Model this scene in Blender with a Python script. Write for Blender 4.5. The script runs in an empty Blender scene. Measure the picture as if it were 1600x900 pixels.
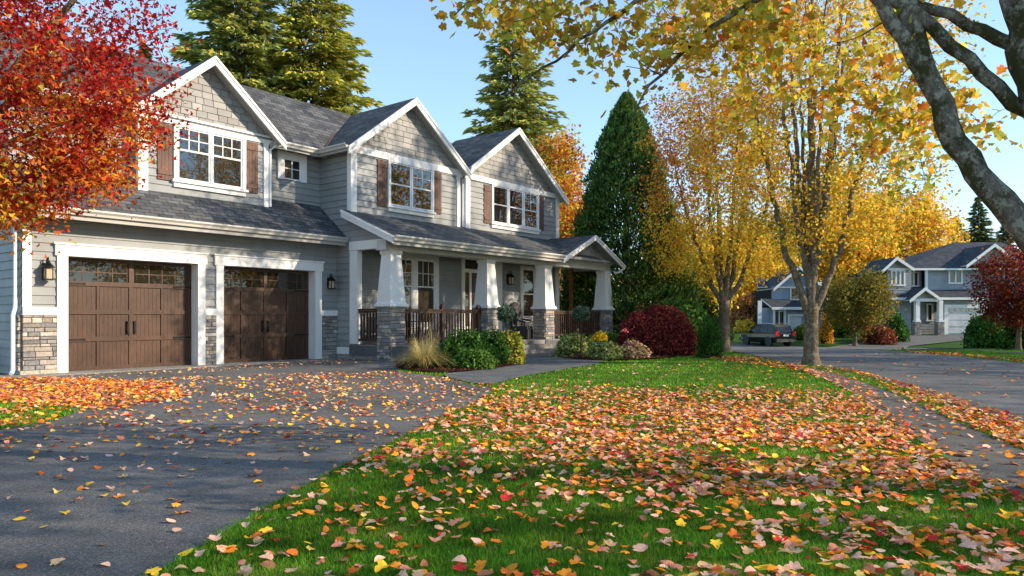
import bpy, math, random
import numpy as np
from mathutils import Vector, Matrix
from mathutils.geometry import delaunay_2d_cdt

R = math.radians
rnd = random.Random(7)
NP = np.random.default_rng(11)
SC = bpy.context.scene
COL = SC.collection

# ------------------------------------------------------------------ camera numbers used to survey the site
F, CX, HZ, EYE = 1125.0, 800.0, 496.0, 1.2
U = np.array([890.0, 1125.0]); U /= np.linalg.norm(U)
N = np.array([-U[1], U[0]])
OX, OY = -9.5862, 15.5172

def sstep(a, b, x):
    t = np.clip((np.asarray(x, float) - a) / (b - a), 0, 1)
    return t * t * (3 - 2 * t)

def zt(x, y):
    """height of the ground"""
    gate = sstep(0.5, 7.0, x)
    d = 1.07 * sstep(20, 56, y) * gate
    up = 0.72 * sstep(57, 67, y) * gate
    return -d + up

def gp(px, py):
    """a surveyed spot on the ground"""
    dx, dz = (px - CX) / F, (HZ - py) / F
    t = 3.0
    z = 0.0
    for _ in range(60):
        t = (z - EYE) / dz
        t = min(t, 300)
        z = 0.5 * z + 0.5 * float(zt(dx * t, t))
    return np.array([dx * t, t, float(zt(dx * t, t))])

def hw(s, d):
    """house frame -> world xy"""
    return np.array([OX, OY]) + U * s + N * d

# ------------------------------------------------------------------ materials
MATS = {}
class NT:
    def __init__(self, name):
        self.m = bpy.data.materials.new(name); self.m.use_nodes = True
        self.t = self.m.node_tree; self.t.nodes.clear()
        self.out = self.t.nodes.new('ShaderNodeOutputMaterial')
        MATS[name] = self.m
    def n(self, typ, **kw):
        nd = self.t.nodes.new('ShaderNode' + typ)
        for k, v in kw.items():
            if k in nd.inputs.keys() if isinstance(k, str) else False:
                nd.inputs[k].default_value = v
            else:
                setattr(nd, k, v)
        return nd
    def l(self, a, b): self.t.links.new(a, b)
    def inp(self, nd, key, v):
        if hasattr(v, 'links'): self.l(v, nd.inputs[key])
        else: nd.inputs[key].default_value = v
    def coord(self, which='Object', scale=None):
        c = self.n('TexCoord').outputs[which]
        if scale is not None:
            m = self.n('Mapping'); m.inputs['Scale'].default_value = scale
            self.l(c, m.inputs['Vector']); return m.outputs[0]
        return c
    def noise(self, vec, scale, detail=4, rough=.6, dist=0):
        nd = self.n('TexNoise'); self.l(vec, nd.inputs['Vector'])
        nd.inputs['Scale'].default_value = scale; nd.inputs['Detail'].default_value = detail
        nd.inputs['Roughness'].default_value = rough; nd.inputs['Distortion'].default_value = dist
        return nd.outputs['Fac']
    def ramp(self, fac, stops):
        nd = self.n('ValToRGB'); self.l(fac, nd.inputs[0]); e = nd.color_ramp.elements
        while len(e) < len(stops): e.new(.5)
        for el, (p, c) in zip(e, stops):
            el.position = p; el.color = (*c, 1) if len(c) == 3 else c
        return nd.outputs[0]
    def mix(self, a, b, fac, mode='MIX'):
        nd = self.n('MixRGB'); nd.blend_type = mode
        self.inp(nd, 0, fac)
        for i, v in ((1, a), (2, b)):
            if hasattr(v, 'links'): self.l(v, nd.inputs[i])
            else: nd.inputs[i].default_value = (*v, 1) if len(v) == 3 else v
        return nd.outputs[0]
    def attr(self):
        nd = self.n('Attribute'); nd.attribute_name = 'Col'; return nd.outputs['Color']
    def bump(self, h, strength=.4, dist=.01):
        nd = self.n('Bump'); nd.inputs['Strength'].default_value = strength; nd.inputs['Distance'].default_value = dist
        self.l(h, nd.inputs['Height']); return nd.outputs[0]
    def principled(self, col, rough=.7, normal=None, metal=0, spec=.35, **kw):
        p = self.n('BsdfPrincipled')
        if hasattr(col, 'links'): self.l(col, p.inputs['Base Color'])
        else: p.inputs['Base Color'].default_value = (*col, 1)
        self.inp(p, 'Roughness', rough)
        p.inputs['Metallic'].default_value = metal; p.inputs['Specular IOR Level'].default_value = spec
        if normal is not None: self.l(normal, p.inputs['Normal'])
        for k, v in kw.items(): p.inputs[k].default_value = v
        self.l(p.outputs[0], self.out.inputs[0]); return self.m

def grey(v): return (v, v, v)

def mat_paint(name, col, var=.12, rough=.6, dirt=0.25, grain=True):
    t = NT(name); c = t.coord('Object')
    a = t.noise(c, 1.3, 3); b = t.noise(t.coord('Object', (3, 3, 30)), 6, 3)
    k = t.mix(col, tuple(x * (1 - dirt) for x in col), t.ramp(a, [(.35, grey(0)), (.75, grey(1))]))
    k = t.mix(k, t.ramp(b, [(.3, grey(1 - var)), (.7, grey(1 + var))]), 1, 'MULTIPLY')
    return t.principled(k, rough, t.bump(b, .25, .003) if grain else None)

def mat_siding(name, col):
    t = NT(name); c = t.coord('Object')
    a = t.noise(c, .9, 4); b = t.noise(t.coord('Object', (2.5, 2.5, 40)), 5, 4)
    k = t.mix(col, t.attr(), 1, 'MULTIPLY')
    k = t.mix(k, t.ramp(a, [(.3, grey(.82)), (.7, grey(1.12))]), 1, 'MULTIPLY')
    k = t.mix(k, t.ramp(b, [(.3, grey(.88)), (.7, grey(1.08))]), 1, 'MULTIPLY')
    return t.principled(k, .65, t.bump(b, .4, .004))

def mat_roof(name='roof_shingle', c1=(.055, .060, .068), c2=(.125, .128, .132)):
    t = NT(name); uv = t.coord('UV')
    br = t.n('TexBrick'); t.l(uv, br.inputs['Vector'])
    br.inputs['Color1'].default_value = (*c1, 1); br.inputs['Color2'].default_value = (*c2, 1)
    br.inputs['Mortar'].default_value = (.016, .017, .019, 1)
    for k, v in (('Scale', 1), ('Mortar Size', .009), ('Mortar Smooth', .25), ('Bias', -.1), ('Brick Width', .31), ('Row Height', .145)):
        br.inputs[k].default_value = v
    a = t.noise(uv, 1.1, 5); g = t.noise(uv, 130, 2)
    k = t.mix(br.outputs['Color'], t.ramp(a, [(.3, grey(.7)), (.7, grey(1.3))]), 1, 'MULTIPLY')
    k = t.mix(k, t.ramp(g, [(.3, grey(.65)), (.7, grey(1.4))]), 1, 'MULTIPLY')
    inv = t.n('Invert'); t.l(br.outputs['Fac'], inv.inputs['Color'])
    h = t.mix(inv.outputs[0], t.mix(g, br.outputs['Color'], .5), .35)
    return t.principled(k, .85, t.bump(h, .7, .02), spec=.2)

def mat_attr(name, rough=.8, nscale=14, var=.35, bump=.5, bdist=.01, spec=.3):
    t = NT(name); c = t.coord('Object')
    a = t.noise(c, nscale, 6, .65)
    k = t.mix(t.attr(), t.ramp(a, [(.3, grey(1 - var)), (.7, grey(1 + var))]), 1, 'MULTIPLY')
    return t.principled(k, rough, t.bump(a, bump, bdist), spec=spec)

def mat_wood(name, c1, c2, scl=(9, 9, 1.2), rough=.42):
    t = NT(name); c = t.coord('Object', scl)
    a = t.noise(c, 5, 6, .65, .6); b = t.noise(t.coord('Object'), 1.1, 3)
    k = t.ramp(a, [(.28, c1), (.72, c2)])
    k = t.mix(k, t.ramp(b, [(.3, grey(.7)), (.7, grey(1.25))]), 1, 'MULTIPLY')
    return t.principled(k, rough, t.bump(a, .3, .004), spec=.4)

def mat_flat(name, col, rough=.5, metal=0, spec=.5, **kw):
    t = NT(name); a = t.noise(t.coord('Object'), 12, 4)
    k = t.mix(col, t.ramp(a, [(.3, grey(.85)), (.7, grey(1.15))]), 1, 'MULTIPLY')
    return t.principled(k, rough, None, metal, spec, **kw)

def mat_glass(name='window_glass', tint=(.012, .015, .017), ior=2.3):
    t = NT(name); c = t.coord('Object')
    w = t.noise(c, 1.4, 2, .4)
    bm = t.bump(w, .05, .02)
    d = t.n('BsdfDiffuse'); d.inputs[0].default_value = (*tint, 1)
    g = t.n('BsdfGlossy'); g.inputs['Roughness'].default_value = .015; t.l(bm, g.inputs['Normal'])
    fr = t.n('Fresnel'); fr.inputs[0].default_value = ior; t.l(bm, fr.inputs['Normal'])
    m = t.n('MixShader'); t.l(fr.outputs[0], m.inputs[0]); t.l(d.outputs[0], m.inputs[1]); t.l(g.outputs[0], m.inputs[2])
    t.l(m.outputs[0], t.out.inputs[0]); return t.m

def mat_leaf(name, transl=.45, gain=1.0):
    t = NT(name)
    k = t.attr()
    nz = t.noise(t.coord('Object'), 26, 3)
    k = t.mix(k, t.ramp(nz, [(.3, grey(.78 * gain)), (.7, grey(1.18 * gain))]), 1, 'MULTIPLY')
    d = t.n('BsdfDiffuse'); tr = t.n('BsdfTranslucent'); m = t.n('MixShader'); m.inputs[0].default_value = transl
    t.l(k, d.inputs[0]); t.l(k, tr.inputs[0])
    t.l(d.outputs[0], m.inputs[1]); t.l(tr.outputs[0], m.inputs[2])
    t.l(m.outputs[0], t.out.inputs[0]); return t.m

def mat_bark(name, c1, c2, moss=.5, scale=9):
    t = NT(name); c = t.coord('Object', (1, 1, .38))
    a = t.noise(c, scale, 9, .72, .9); fine = t.noise(c, scale * 5, 6, .75, .4)
    k = t.ramp(a, [(.3, c1), (.5, tuple((x + y) / 2 for x, y in zip(c1, c2))), (.66, c2)])
    k = t.mix(k, t.ramp(fine, [(.3, grey(.55)), (.68, grey(1.3))]), 1, 'MULTIPLY')
    li = t.noise(t.coord('Object'), 15, 6, .7)
    k = t.mix(k, tuple(min(.4, x * 1.5) for x in c2), t.ramp(li, [(.52, grey(0)), (.57, grey(.75))]))
    ms = t.noise(t.coord('Object'), 4.2, 8, .74)
    k = t.mix(k, (.05, .052, .014), t.ramp(ms, [(.49, grey(0)), (.55, grey(moss))]))
    h = t.mix(a, fine, .5)
    return t.principled(k, .92, t.bump(h, 1.0, .035), spec=.12)

def mat_asphalt(name, base=.05, tint=(1, 1.04, 1.12), wear=.35):
    t = NT(name); c = t.coord('Object')
    g = t.noise(c, 95, 3, .75); m = t.noise(c, 3.5, 5, .6); l = t.noise(c, .45, 4, .55)
    vo = t.n('TexVoronoi'); t.l(c, vo.inputs['Vector']); vo.inputs['Scale'].default_value = 120
    k = t.ramp(g, [(.25, tuple(base * .45 * x for x in tint)), (.5, tuple(base * x for x in tint)), (.78, tuple(base * 2.6 * x for x in tint))])
    k = t.mix(k, t.ramp(vo.outputs['Color'], [(.0, grey(.6)), (1, grey(1.45))]), .8, 'MULTIPLY')
    k = t.mix(k, t.ramp(m, [(.3, grey(1 - wear * .6)), (.7, grey(1 + wear * .5))]), 1, 'MULTIPLY')
    k = t.mix(k, t.ramp(l, [(.3, grey(1 - wear * .7)), (.7, grey(1 + wear))]), 1, 'MULTIPLY')
    return t.principled(k, .85, t.bump(t.mix(g, vo.outputs['Distance'], .5), .7, .008), spec=.25)

def mat_ground(name, stops, scale=2.0, fine=60, rough=.95, bump=.8):
    t = NT(name); c = t.coord('Object')
    a = t.noise(c, scale, 6, .65); g = t.noise(c, fine, 4, .75)
    k = t.ramp(a, stops)
    k = t.mix(k, t.ramp(g, [(.3, grey(.45)), (.7, grey(1.5))]), 1, 'MULTIPLY')
    return t.principled(k, rough, t.bump(g, bump, .02), spec=.1)

def mat_paver(name):
    t = NT(name); c = t.coord('Object')
    br = t.n('TexBrick'); mp = t.n('Mapping'); mp.inputs['Rotation'].default_value = (0, 0, .5); t.l(c, mp.inputs['Vector']); t.l(mp.outputs[0], br.inputs['Vector'])
    br.inputs['Color1'].default_value = (.10, .105, .112, 1); br.inputs['Color2'].default_value = (.16, .16, .16, 1); br.inputs['Mortar'].default_value = (.05, .05, .048, 1)
    for k_, v in (('Scale', 1), ('Mortar Size', .008), ('Brick Width', .22), ('Row Height', .11)): br.inputs[k_].default_value = v
    g = t.noise(c, 55, 4, .75); m = t.noise(c, 1.6, 4)
    k = t.mix(br.outputs[0], t.ramp(g, [(.3, grey(.7)), (.7, grey(1.3))]), 1, 'MULTIPLY')
    k = t.mix(k, t.ramp(m, [(.3, grey(.75)), (.7, grey(1.2))]), 1, 'MULTIPLY')
    return t.principled(k, .85, t.bump(t.mix(g, br.outputs['Fac'], .4), .5, .008), spec=.25)

M_SIDE = mat_siding('siding_paint', (.285, .30, .305))
M_SHAKE = mat_siding('shake_paint', (.335, .328, .315))
M_WHITE = mat_paint('white_trim', (.82, .815, .80), .06, .5, .12)
M_CREAM = mat_paint('gutter_cream', (.60, .585, .545), .06, .45, .2)
M_ROOF = mat_roof()
M_ROOF_BLUE = mat_roof('far_roof_shingle', (.035, .042, .055), (.065, .073, .088))
M_STONE = mat_attr('ledge_stone', .85, 22, .4, .7, .012)
M_DOOR = mat_wood('garage_wood', (.029, .0145, .0085), (.105, .049, .027))
M_FDOOR = mat_wood('door_wood', (.03, .012, .006), (.10, .04, .015))
M_SHUT = mat_wood('shutter_wood', (.075, .04, .028), (.19, .105, .075), (9, 9, 1.4), .7)
M_RAIL = mat_wood('rail_wood', (.035, .016, .010), (.10, .048, .030), (5, 5, 3), .55)
M_IRON = mat_flat('black_iron', (.012, .011, .010), .45, .6)
M_LAMP = mat_flat('lantern_glass', (.45, .36, .24), .25)
M_GLASS = mat_glass()
M_BLIND = mat_glass('shaded_glass', (.06, .045, .03), 1.7)
M_GARGLASS = mat_glass('garage_glass', (.02, .018, .012), 1.75)
M_CARGLASS = mat_flat('car_glass', (.018, .022, .026), .08, 0, .35)
M_CONC = mat_asphalt('concrete', .2, (1.05, 1, .92), .3)
M_SKIRT = mat_paint('grey_skirt', (.12, .125, .135), .1, .7, .3)
M_CEIL = mat_paint('porch_ceiling', (.30, .28, .24), .06, .7, .15)
M_DARK = mat_flat('interior_dark', (.01, .01, .01), .9)
M_SOFFIT = mat_paint('soffit_paint', (.42, .41, .39), .05, .6, .15)

M_GROUND = mat_ground('lawn_soil', [(.3, (.022, .055, .008)), (.55, (.035, .085, .012)), (.75, (.055, .10, .018))], 1.3)
M_DRIVE = mat_asphalt('driveway_asphalt', .098, (1.02, 1.02, 1.0))
M_ROAD = mat_asphalt('road_asphalt', .10, (1.02, 1.02, 1.0), .25)
M_WALK = mat_paver('walk_paver')
M_SIDEWALK = mat_asphalt('sidewalk_concrete', .088, (1.06, 1.02, .94), .35)
M_MULCH = mat_ground('mulch', [(.3, (.018, .009, .006)), (.6, (.05, .022, .014)), (.8, (.08, .04, .025))], 9, 70)

M_LEAF = mat_leaf('autumn_leaf', .5, 1.22)
M_FALLEN = mat_leaf('fallen_leaf', .12, 1.42)
M_GRASSB = mat_leaf('grass_blade', .3)
M_NEEDLE = mat_leaf('needle', .25, 1.3)
M_BARK = mat_bark('maple_bark', (.06, .045, .032), (.30, .26, .205), .9, 17)
M_BARKD = mat_bark('street_bark', (.085, .062, .042), (.24, .19, .135), .3, 12)
M_TWIG = mat_flat('twig_bark', (.055, .04, .03), .9, spec=.1)

# ------------------------------------------------------------------ mesh building
def link(o, parent=None):
    COL.objects.link(o)
    if parent is not None: o.parent = parent
    return o

class MB:
    def __init__(self): self.v = []; self.f = []; self.c = []; self.uv = []; self.mi = []
    def face(self, pts, col=(1, 1, 1), uv=None, mi=0):
        i = len(self.v); self.v.extend([tuple(p) for p in pts]); self.f.append(tuple(range(i, i + len(pts))))
        self.c.append(col); self.uv.append(uv); self.mi.append(mi)
    def box(self, a, b, col=(1, 1, 1), mi=0, bev=0):
        x0, y0, z0 = [min(p, q) for p, q in zip(a, b)]; x1, y1, z1 = [max(p, q) for p, q in zip(a, b)]
        P = [(x0, y0, z0), (x1, y0, z0), (x1, y1, z0), (x0, y1, z0), (x0, y0, z1), (x1, y0, z1), (x1, y1, z1), (x0, y1, z1)]
        self.hexa(P, col, mi)
    def hexa(self, P, col=(1, 1, 1), mi=0):
        for q in ((0, 3, 2, 1), (4, 5, 6, 7), (0, 1, 5, 4), (1, 2, 6, 5), (2, 3, 7, 6), (3, 0, 4, 7)):
            self.face([P[k] for k in q], col, None, mi)
    def slab(self, p0, p1, p2, p3, t, mi=0, mib=None):
        """p0-p1 eave, p3-p2 ridge; thickness below; uv in metres"""
        p = [Vector(q) for q in (p0, p1, p2, p3)]
        n = (p[1] - p[0]).cross(p[3] - p[0]).normalized()
        e = (p[1] - p[0]).normalized(); w = n.cross(e)
        uv = [((q - p[0]).dot(e), (q - p[0]).dot(w)) for q in p]
        lo = [q - n * t for q in p]
        self.face(p, (1, 1, 1), uv, mi)
        mib = mi if mib is None else mib
        self.face([lo[3], lo[2], lo[1], lo[0]], (1, 1, 1), None, mib)
        for k in range(4):
            a, b = k, (k + 1) % 4
            self.face([p[a], lo[a], lo[b], p[b]], (1, 1, 1), None, mib)
    def tube(self, pts, rad, n=8, col=(1, 1, 1), mi=0, cap=True, lump=0):
        pts = [Vector(p) for p in pts]
        rings = []; prev = None
        for i, p in enumerate(pts):
            d = (pts[min(i + 1, len(pts) - 1)] - pts[max(i - 1, 0)])
            if d.length < 1e-9: d = Vector((0, 0, 1))
            d.normalize()
            if prev is None:
                a = d.orthogonal().normalized()
            else:
                a = (prev - d * prev.dot(d))
                a = a.normalized() if a.length > 1e-6 else d.orthogonal().normalized()
            prev = a; b = d.cross(a)
            r = rad[i] if hasattr(rad, '__len__') else rad
            ring = []
            for k in range(n):
                an = 2 * math.pi * k / n
                rr = r * (1 + (rnd.uniform(-lump, lump) if lump else 0))
                ring.append(p + a * (math.cos(an) * rr) + b * (math.sin(an) * rr))
            rings.append(ring)
        base = len(self.v)
        for ring in rings: self.v.extend([tuple(q) for q in ring])
        for i in range(len(rings) - 1):
            for k in range(n):
                k2 = (k + 1) % n
                self.f.append((base + i * n + k, base + i * n + k2, base + (i + 1) * n + k2, base + (i + 1) * n + k))
                self.c.append(col); self.uv.append(None); self.mi.append(mi)
        if cap:
            for i, rev in ((0, True), (len(rings) - 1, False)):
                q = [base + i * n + k for k in range(n)]
                self.f.append(tuple(reversed(q)) if rev else tuple(q)); self.c.append(col); self.uv.append(None); self.mi.append(mi)
    def lathe(self, prof, centre, n=16, col=(1, 1, 1), mi=0, sx=1, sy=1):
        base = len(self.v); cx, cy, cz = centre
        for r, z in prof:
            for k in range(n):
                an = 2 * math.pi * k / n
                self.v.append((cx + r * math.cos(an) * sx, cy + r * math.sin(an) * sy, cz + z))
        for i in range(len(prof) - 1):
            for k in range(n):
                k2 = (k + 1) % n
                self.f.append((base + i * n + k, base + i * n + k2, base + (i + 1) * n + k2, base + (i + 1) * n + k))
                self.c.append(col); self.uv.append(None); self.mi.append(mi)
        for i, rev in ((0, True), (len(prof) - 1, False)):
            q = [base + i * n + k for k in range(n)]
            self.f.append(tuple(reversed(q)) if rev else tuple(q)); self.c.append(col); self.uv.append(None); self.mi.append(mi)
    def build(self, name, mats, parent=None, loc=None, smooth=False, bevel=0):
        me = bpy.data.meshes.new(name)
        me.from_pydata(self.v, [], self.f); 
        if not isinstance(mats, (list, tuple)): mats = [mats]
        for m in mats: me.materials.append(m)
        me.polygons.foreach_set('material_index', self.mi)
        if any(c != (1, 1, 1) for c in self.c) or any(m in (M_SIDE, M_SHAKE, M_STONE, M_LEAF, M_NEEDLE, M_FALLEN, M_GRASSB) for m in mats):
            at = me.attributes.new('Col', 'FLOAT_COLOR', 'FACE')
            at.data.foreach_set('color', np.array([(*c, 1) for c in self.c], dtype=np.float32).ravel())
        if any(u is not None for u in self.uv):
            ul = me.uv_layers.new(name='UVMap'); arr = []
            for f, u in zip(self.f, self.uv):
                arr.extend(u if u is not None else [(0.05 + .2 * k, .03) for k in range(len(f))])
            ul.data.foreach_set('uv', np.array(arr, dtype=np.float32).ravel())
        if smooth: me.polygons.foreach_set('use_smooth', [True] * len(self.f))
        me.update(); me.validate()
        o = link(bpy.data.objects.new(name, me), parent)
        if loc is not None: o.location = loc
        if bevel:
            bm_ = o.modifiers.new('bevel', 'BEVEL'); bm_.width = bevel; bm_.segments = 2; bm_.limit_method = 'ANGLE'
        return o

def np_obj(name, V, T, C, mats, parent=None, loc=None, mi=None):
    """V (n,3), T (m,3) triangles, C (m,3) colour per face"""
    me = bpy.data.meshes.new(name)
    n, m = len(V), len(T)
    me.vertices.add(n); me.vertices.foreach_set('co', np.asarray(V, np.float32).ravel())
    me.loops.add(m * 3); me.loops.foreach_set('vertex_index', np.asarray(T, np.int32).ravel())
    me.polygons.add(m); me.polygons.foreach_set('loop_start', np.arange(0, m * 3, 3, dtype=np.int32))
    if mi is not None: me.polygons.foreach_set('material_index', np.asarray(mi, np.int32))
    for mm in (mats if isinstance(mats, (list, tuple)) else [mats]): me.materials.append(mm)
    at = me.attributes.new('Col', 'FLOAT_COLOR', 'FACE')
    cc = np.ones((m, 4), np.float32); cc[:, :3] = C
    at.data.foreach_set('color', cc.ravel())
    me.update(calc_edges=True)
    o = link(bpy.data.objects.new(name, me), parent)
    if loc is not None: o.location = loc
    return o

def empty(name, loc=(0, 0, 0), rz=0):
    o = bpy.data.objects.new(name, None); COL.objects.link(o); o.location = loc; o.rotation_euler = (0, 0, rz); o.empty_display_size = .2
    return o

def tag(o, label=None, cat=None, group=None, kind=None):
    if label: o['label'] = label
    if cat: o['category'] = cat
    if group: o['group'] = group
    if kind: o['kind'] = kind
    return o

def copy_tree(o, parent=None):
    c = o.copy(); COL.objects.link(c)
    if parent is not None: c.parent = parent
    for ch in list(o.children): copy_tree(ch, c)
    return c

# ------------------------------------------------------------------ leaves
def shape(kind):
    if kind == 'maple':
        a = [(.06, 0), (-.02, -.20), (.10, -.38), (.24, -.36), (.30, -.27), (.40, -.47), (.55, -.42), (.60, -.24), (.70, -.22), (.88, -.12), (1.0, 0), (.88, .12), (.70, .22), (.60, .24), (.55, .42), (.40, .47), (.30, .27), (.24, .36), (.10, .38), (-.02, .20)]
    elif kind == 'maple2':
        a = [(.05, 0), (-.04, -.22), (.10, -.36), (.25, -.30), (.33, -.48), (.50, -.40), (.58, -.20), (.78, -.24), (.94, -.08), (1.0, .05), (.84, .2), (.66, .18), (.62, .4), (.42, .46), (.32, .27), (.2, .4), (.04, .3)]
    elif kind == 'star':
        a = [(0, 0), (.15, -.38), (.42, -.16), (1, 0), (.42, .16), (.15, .38)]
    elif kind == 'oval':
        a = [(0, 0), (.10, -.22), (.38, -.36), (.68, -.29), (.88, -.14), (1, 0), (.88, .14), (.68, .29), (.38, .36), (.10, .22)]
    else:
        a = [(0, 0), (.5, -.32), (1, 0), (.5, .32)]
    return np.array(a) - np.array([.45, 0])

def frames(n, normal=None, spread=1.0, rng=NP):
    nv = rng.normal(size=(n, 3)) * spread
    if normal is not None: nv = nv + normal
    nv /= np.linalg.norm(nv, axis=1)[:, None] + 1e-9
    t = rng.normal(size=(n, 3)); t -= nv * np.sum(t * nv, 1)[:, None]; t /= np.linalg.norm(t, axis=1)[:, None] + 1e-9
    return t, np.cross(nv, t), nv

def leaf_geo(P, size, kind, normal=None, spread=1.0, curl=.25, rng=NP):
    S = shape(kind); k = len(S); n = len(P)
    t, b, nv = frames(n, normal, spread, rng)
    sz = np.asarray(size)[:, None]
    cu = (rng.uniform(-1, 1, n) * curl)[:, None]
    cv = (rng.uniform(-1, 1, n) * curl)[:, None]
    V = np.zeros((n, k + 1, 3))
    V[:, 0] = P
    for j, (x, y) in enumerate(S):
        zz = cu * x * x * 1.6 + cv * y * y * 3 + abs(y) * .12
        V[:, j + 1] = P + t * (x * sz) + b * (y * sz) + nv * (zz * sz)
    T = np.array([(0, j + 1, (j + 1) % k + 1) for j in range(k)])
    TT = (np.arange(n)[:, None, None] * (k + 1) + T[None]).reshape(-1, 3)
    return V.reshape(-1, 3), TT, k

def pick(pal, w, n, rng=NP, jit=.18):
    pal = np.array(pal); w = np.array(w, float); w /= w.sum()
    c = pal[rng.choice(len(pal), n, p=w)]
    return np.clip(c * (1 + rng.normal(size=(n, 1)) * jit) * (1 + rng.normal(size=(n, 3)) * .07), .002, .95)

# ------------------------------------------------------------------ trees
def bez(p0, p1, p2, n):
    t = np.linspace(0, 1, n)[:, None]
    return (1 - t) ** 2 * p0 + 2 * t * (1 - t) * p1 + t ** 2 * p2

def resample(pts, rad, step):
    P, Q = [], []
    pts = np.array(pts, float)
    for i in range(len(pts) - 1):
        L = np.linalg.norm(pts[i + 1] - pts[i]); m = max(1, int(L / step))
        for k in range(m):
            a = k / m; P.append(pts[i] * (1 - a) + pts[i + 1] * a); Q.append(rad[i] * (1 - a) + rad[i + 1] * a)
    P.append(pts[-1]); Q.append(rad[-1])
    P = np.array(P)
    for _ in range(2):
        P[1:-1] = .25 * P[:-2] + .5 * P[1:-1] + .25 * P[2:]
    return P, np.array(Q)

def grow(stems, att, rng, k0=.55, rise=.35):
    """stems: [(pts, radii)], att: attractor points. returns branches, tips"""
    pos, rad, dr = [], [], []
    out = []
    for p, r in stems:
        out.append((p, r))
        d = np.gradient(p, axis=0)
        pos.append(p); rad.append(r); dr.append(d / (np.linalg.norm(d, axis=1)[:, None] + 1e-9))
    pos = np.concatenate(pos); rad = np.concatenate(rad); dr = np.concatenate(dr)
    d0 = np.array([np.min(np.linalg.norm(pos - a, axis=1)) for a in att])
    tips = []
    for i in np.argsort(d0):
        a = att[i]
        v = a - pos; L = np.linalg.norm(v, axis=1) + 1e-6
        ca = np.sum(v * dr, 1) / L
        cost = L * (1.35 - .55 * ca) + np.where(v[:, 2] < 0, .3 * L, 0)
        j = int(np.argmin(cost)); L = L[j]
        if L < .05: continue
        p0 = pos[j]; p1 = p0 + dr[j] * L * .35 + np.array([0, 0, rise * L * .25]) + rng.normal(size=3) * L * .06
        m = 6
        B = bez(p0, p1, a, m)
        r0 = min(rad[j] * .7, .006 + .014 * L)
        r = np.linspace(r0, max(.0035, r0 * .35), m)
        out.append((B, r)); tips.append(B)
        d = np.gradient(B, axis=0); d /= np.linalg.norm(d, axis=1)[:, None] + 1e-9
        pos = np.concatenate([pos, B[1:]]); rad = np.concatenate([rad, r[1:]]); dr = np.concatenate([dr, d[1:]])
    return out, tips

def tree(name, label, cat, base, stems, att, leafn, sigma, lsize, kind, colfn, seed, bark=M_BARKD, group=None, trunk_smooth=True, nseg=9, leafmat=M_LEAF, spread=1.0, droop=None, ystretch=1, rise=.35, tip=False):
    """stems and attractors are relative to base"""
    rng = np.random.default_rng(seed)
    br, tips = grow(stems, att, rng, rise=rise)
    e = empty(name, base); tag(e, label, cat, group)
    mt = MB(); mb = MB()
    for i, (p, r) in enumerate(br):
        if i < len(stems): mt.tube(p, r, nseg, lump=.05, cap=False)
        else: mb.tube(p, r, 4 if r[0] < .02 else 6, cap=False)
    mt.build('trunk', bark, e, smooth=True)
    mb.build('branch', [M_TWIG if bark is not M_BARK else M_BARKD], e, smooth=True)
    # leaves along outer part of each tip branch
    P = []
    for B in tips:
        c = rng.integers(len(B) - 1 if tip else 2, len(B), leafn)
        u = rng.uniform(0, .5 if tip else 1, leafn)[:, None]
        q = B[c - 1] * (1 - u) + B[c] * u
        P.append(q + rng.normal(size=(leafn, 3)) * sigma)
    P = np.concatenate(P)
    n = len(P)
    sz = lsize * rng.uniform(.65, 1.25, n)
    nrm = np.tile(np.array(droop if droop is not None else (0, 0, .6)), (n, 1))
    V, T, k = leaf_geo(P, sz, kind, nrm, spread, .3, rng)
    C = colfn(P, rng)
    np_obj('crown', V, T, np.repeat(C, k, 0), leafmat, e)
    return e

def ell(n, c, r, rng, hollow=.35, flat=None):
    p = rng.normal(size=(n, 3)); p /= np.linalg.norm(p, axis=1)[:, None]
    rr = (hollow ** 3 + (1 - hollow ** 3) * rng.uniform(0, 1, n)) ** (1 / 3)
    return np.array(c) + p * rr[:, None] * np.array(r)

GOLD = (.68, .40, .045); YEL = (.78, .55, .07); ORG = (.58, .20, .035); YGR = (.42, .42, .06); RED = (.42, .035, .022); PINK = (.56, .20, .10); GRN = (.10, .16, .025)
DRED = (.22, .018, .016); RUST = (.38, .12, .035)

def clumpy(P, rng, scale, seed=0):
    """smooth random field in -1..1"""
    r = np.random.default_rng(seed)
    v = np.zeros(len(P))
    for _ in range(7):
        k = r.normal(size=3) / scale; ph = r.uniform(0, 6.28)
        v += np.sin(P @ k * 2.2 + ph)
    return v / 3.2

def mixcol(P, rng, fields):
    """fields: [(palette, weights, score array)] chooses the palette of highest score per leaf"""
    S = np.stack([f[2] + rng.normal(size=len(P)) * .35 for f in fields])
    ch = np.argmax(S, 0); C = np.zeros((len(P), 3))
    for i, f in enumerate(fields):
        m = ch == i
        if m.any(): C[m] = pick(f[0], f[1], int(m.sum()), rng)
    return C

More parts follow.
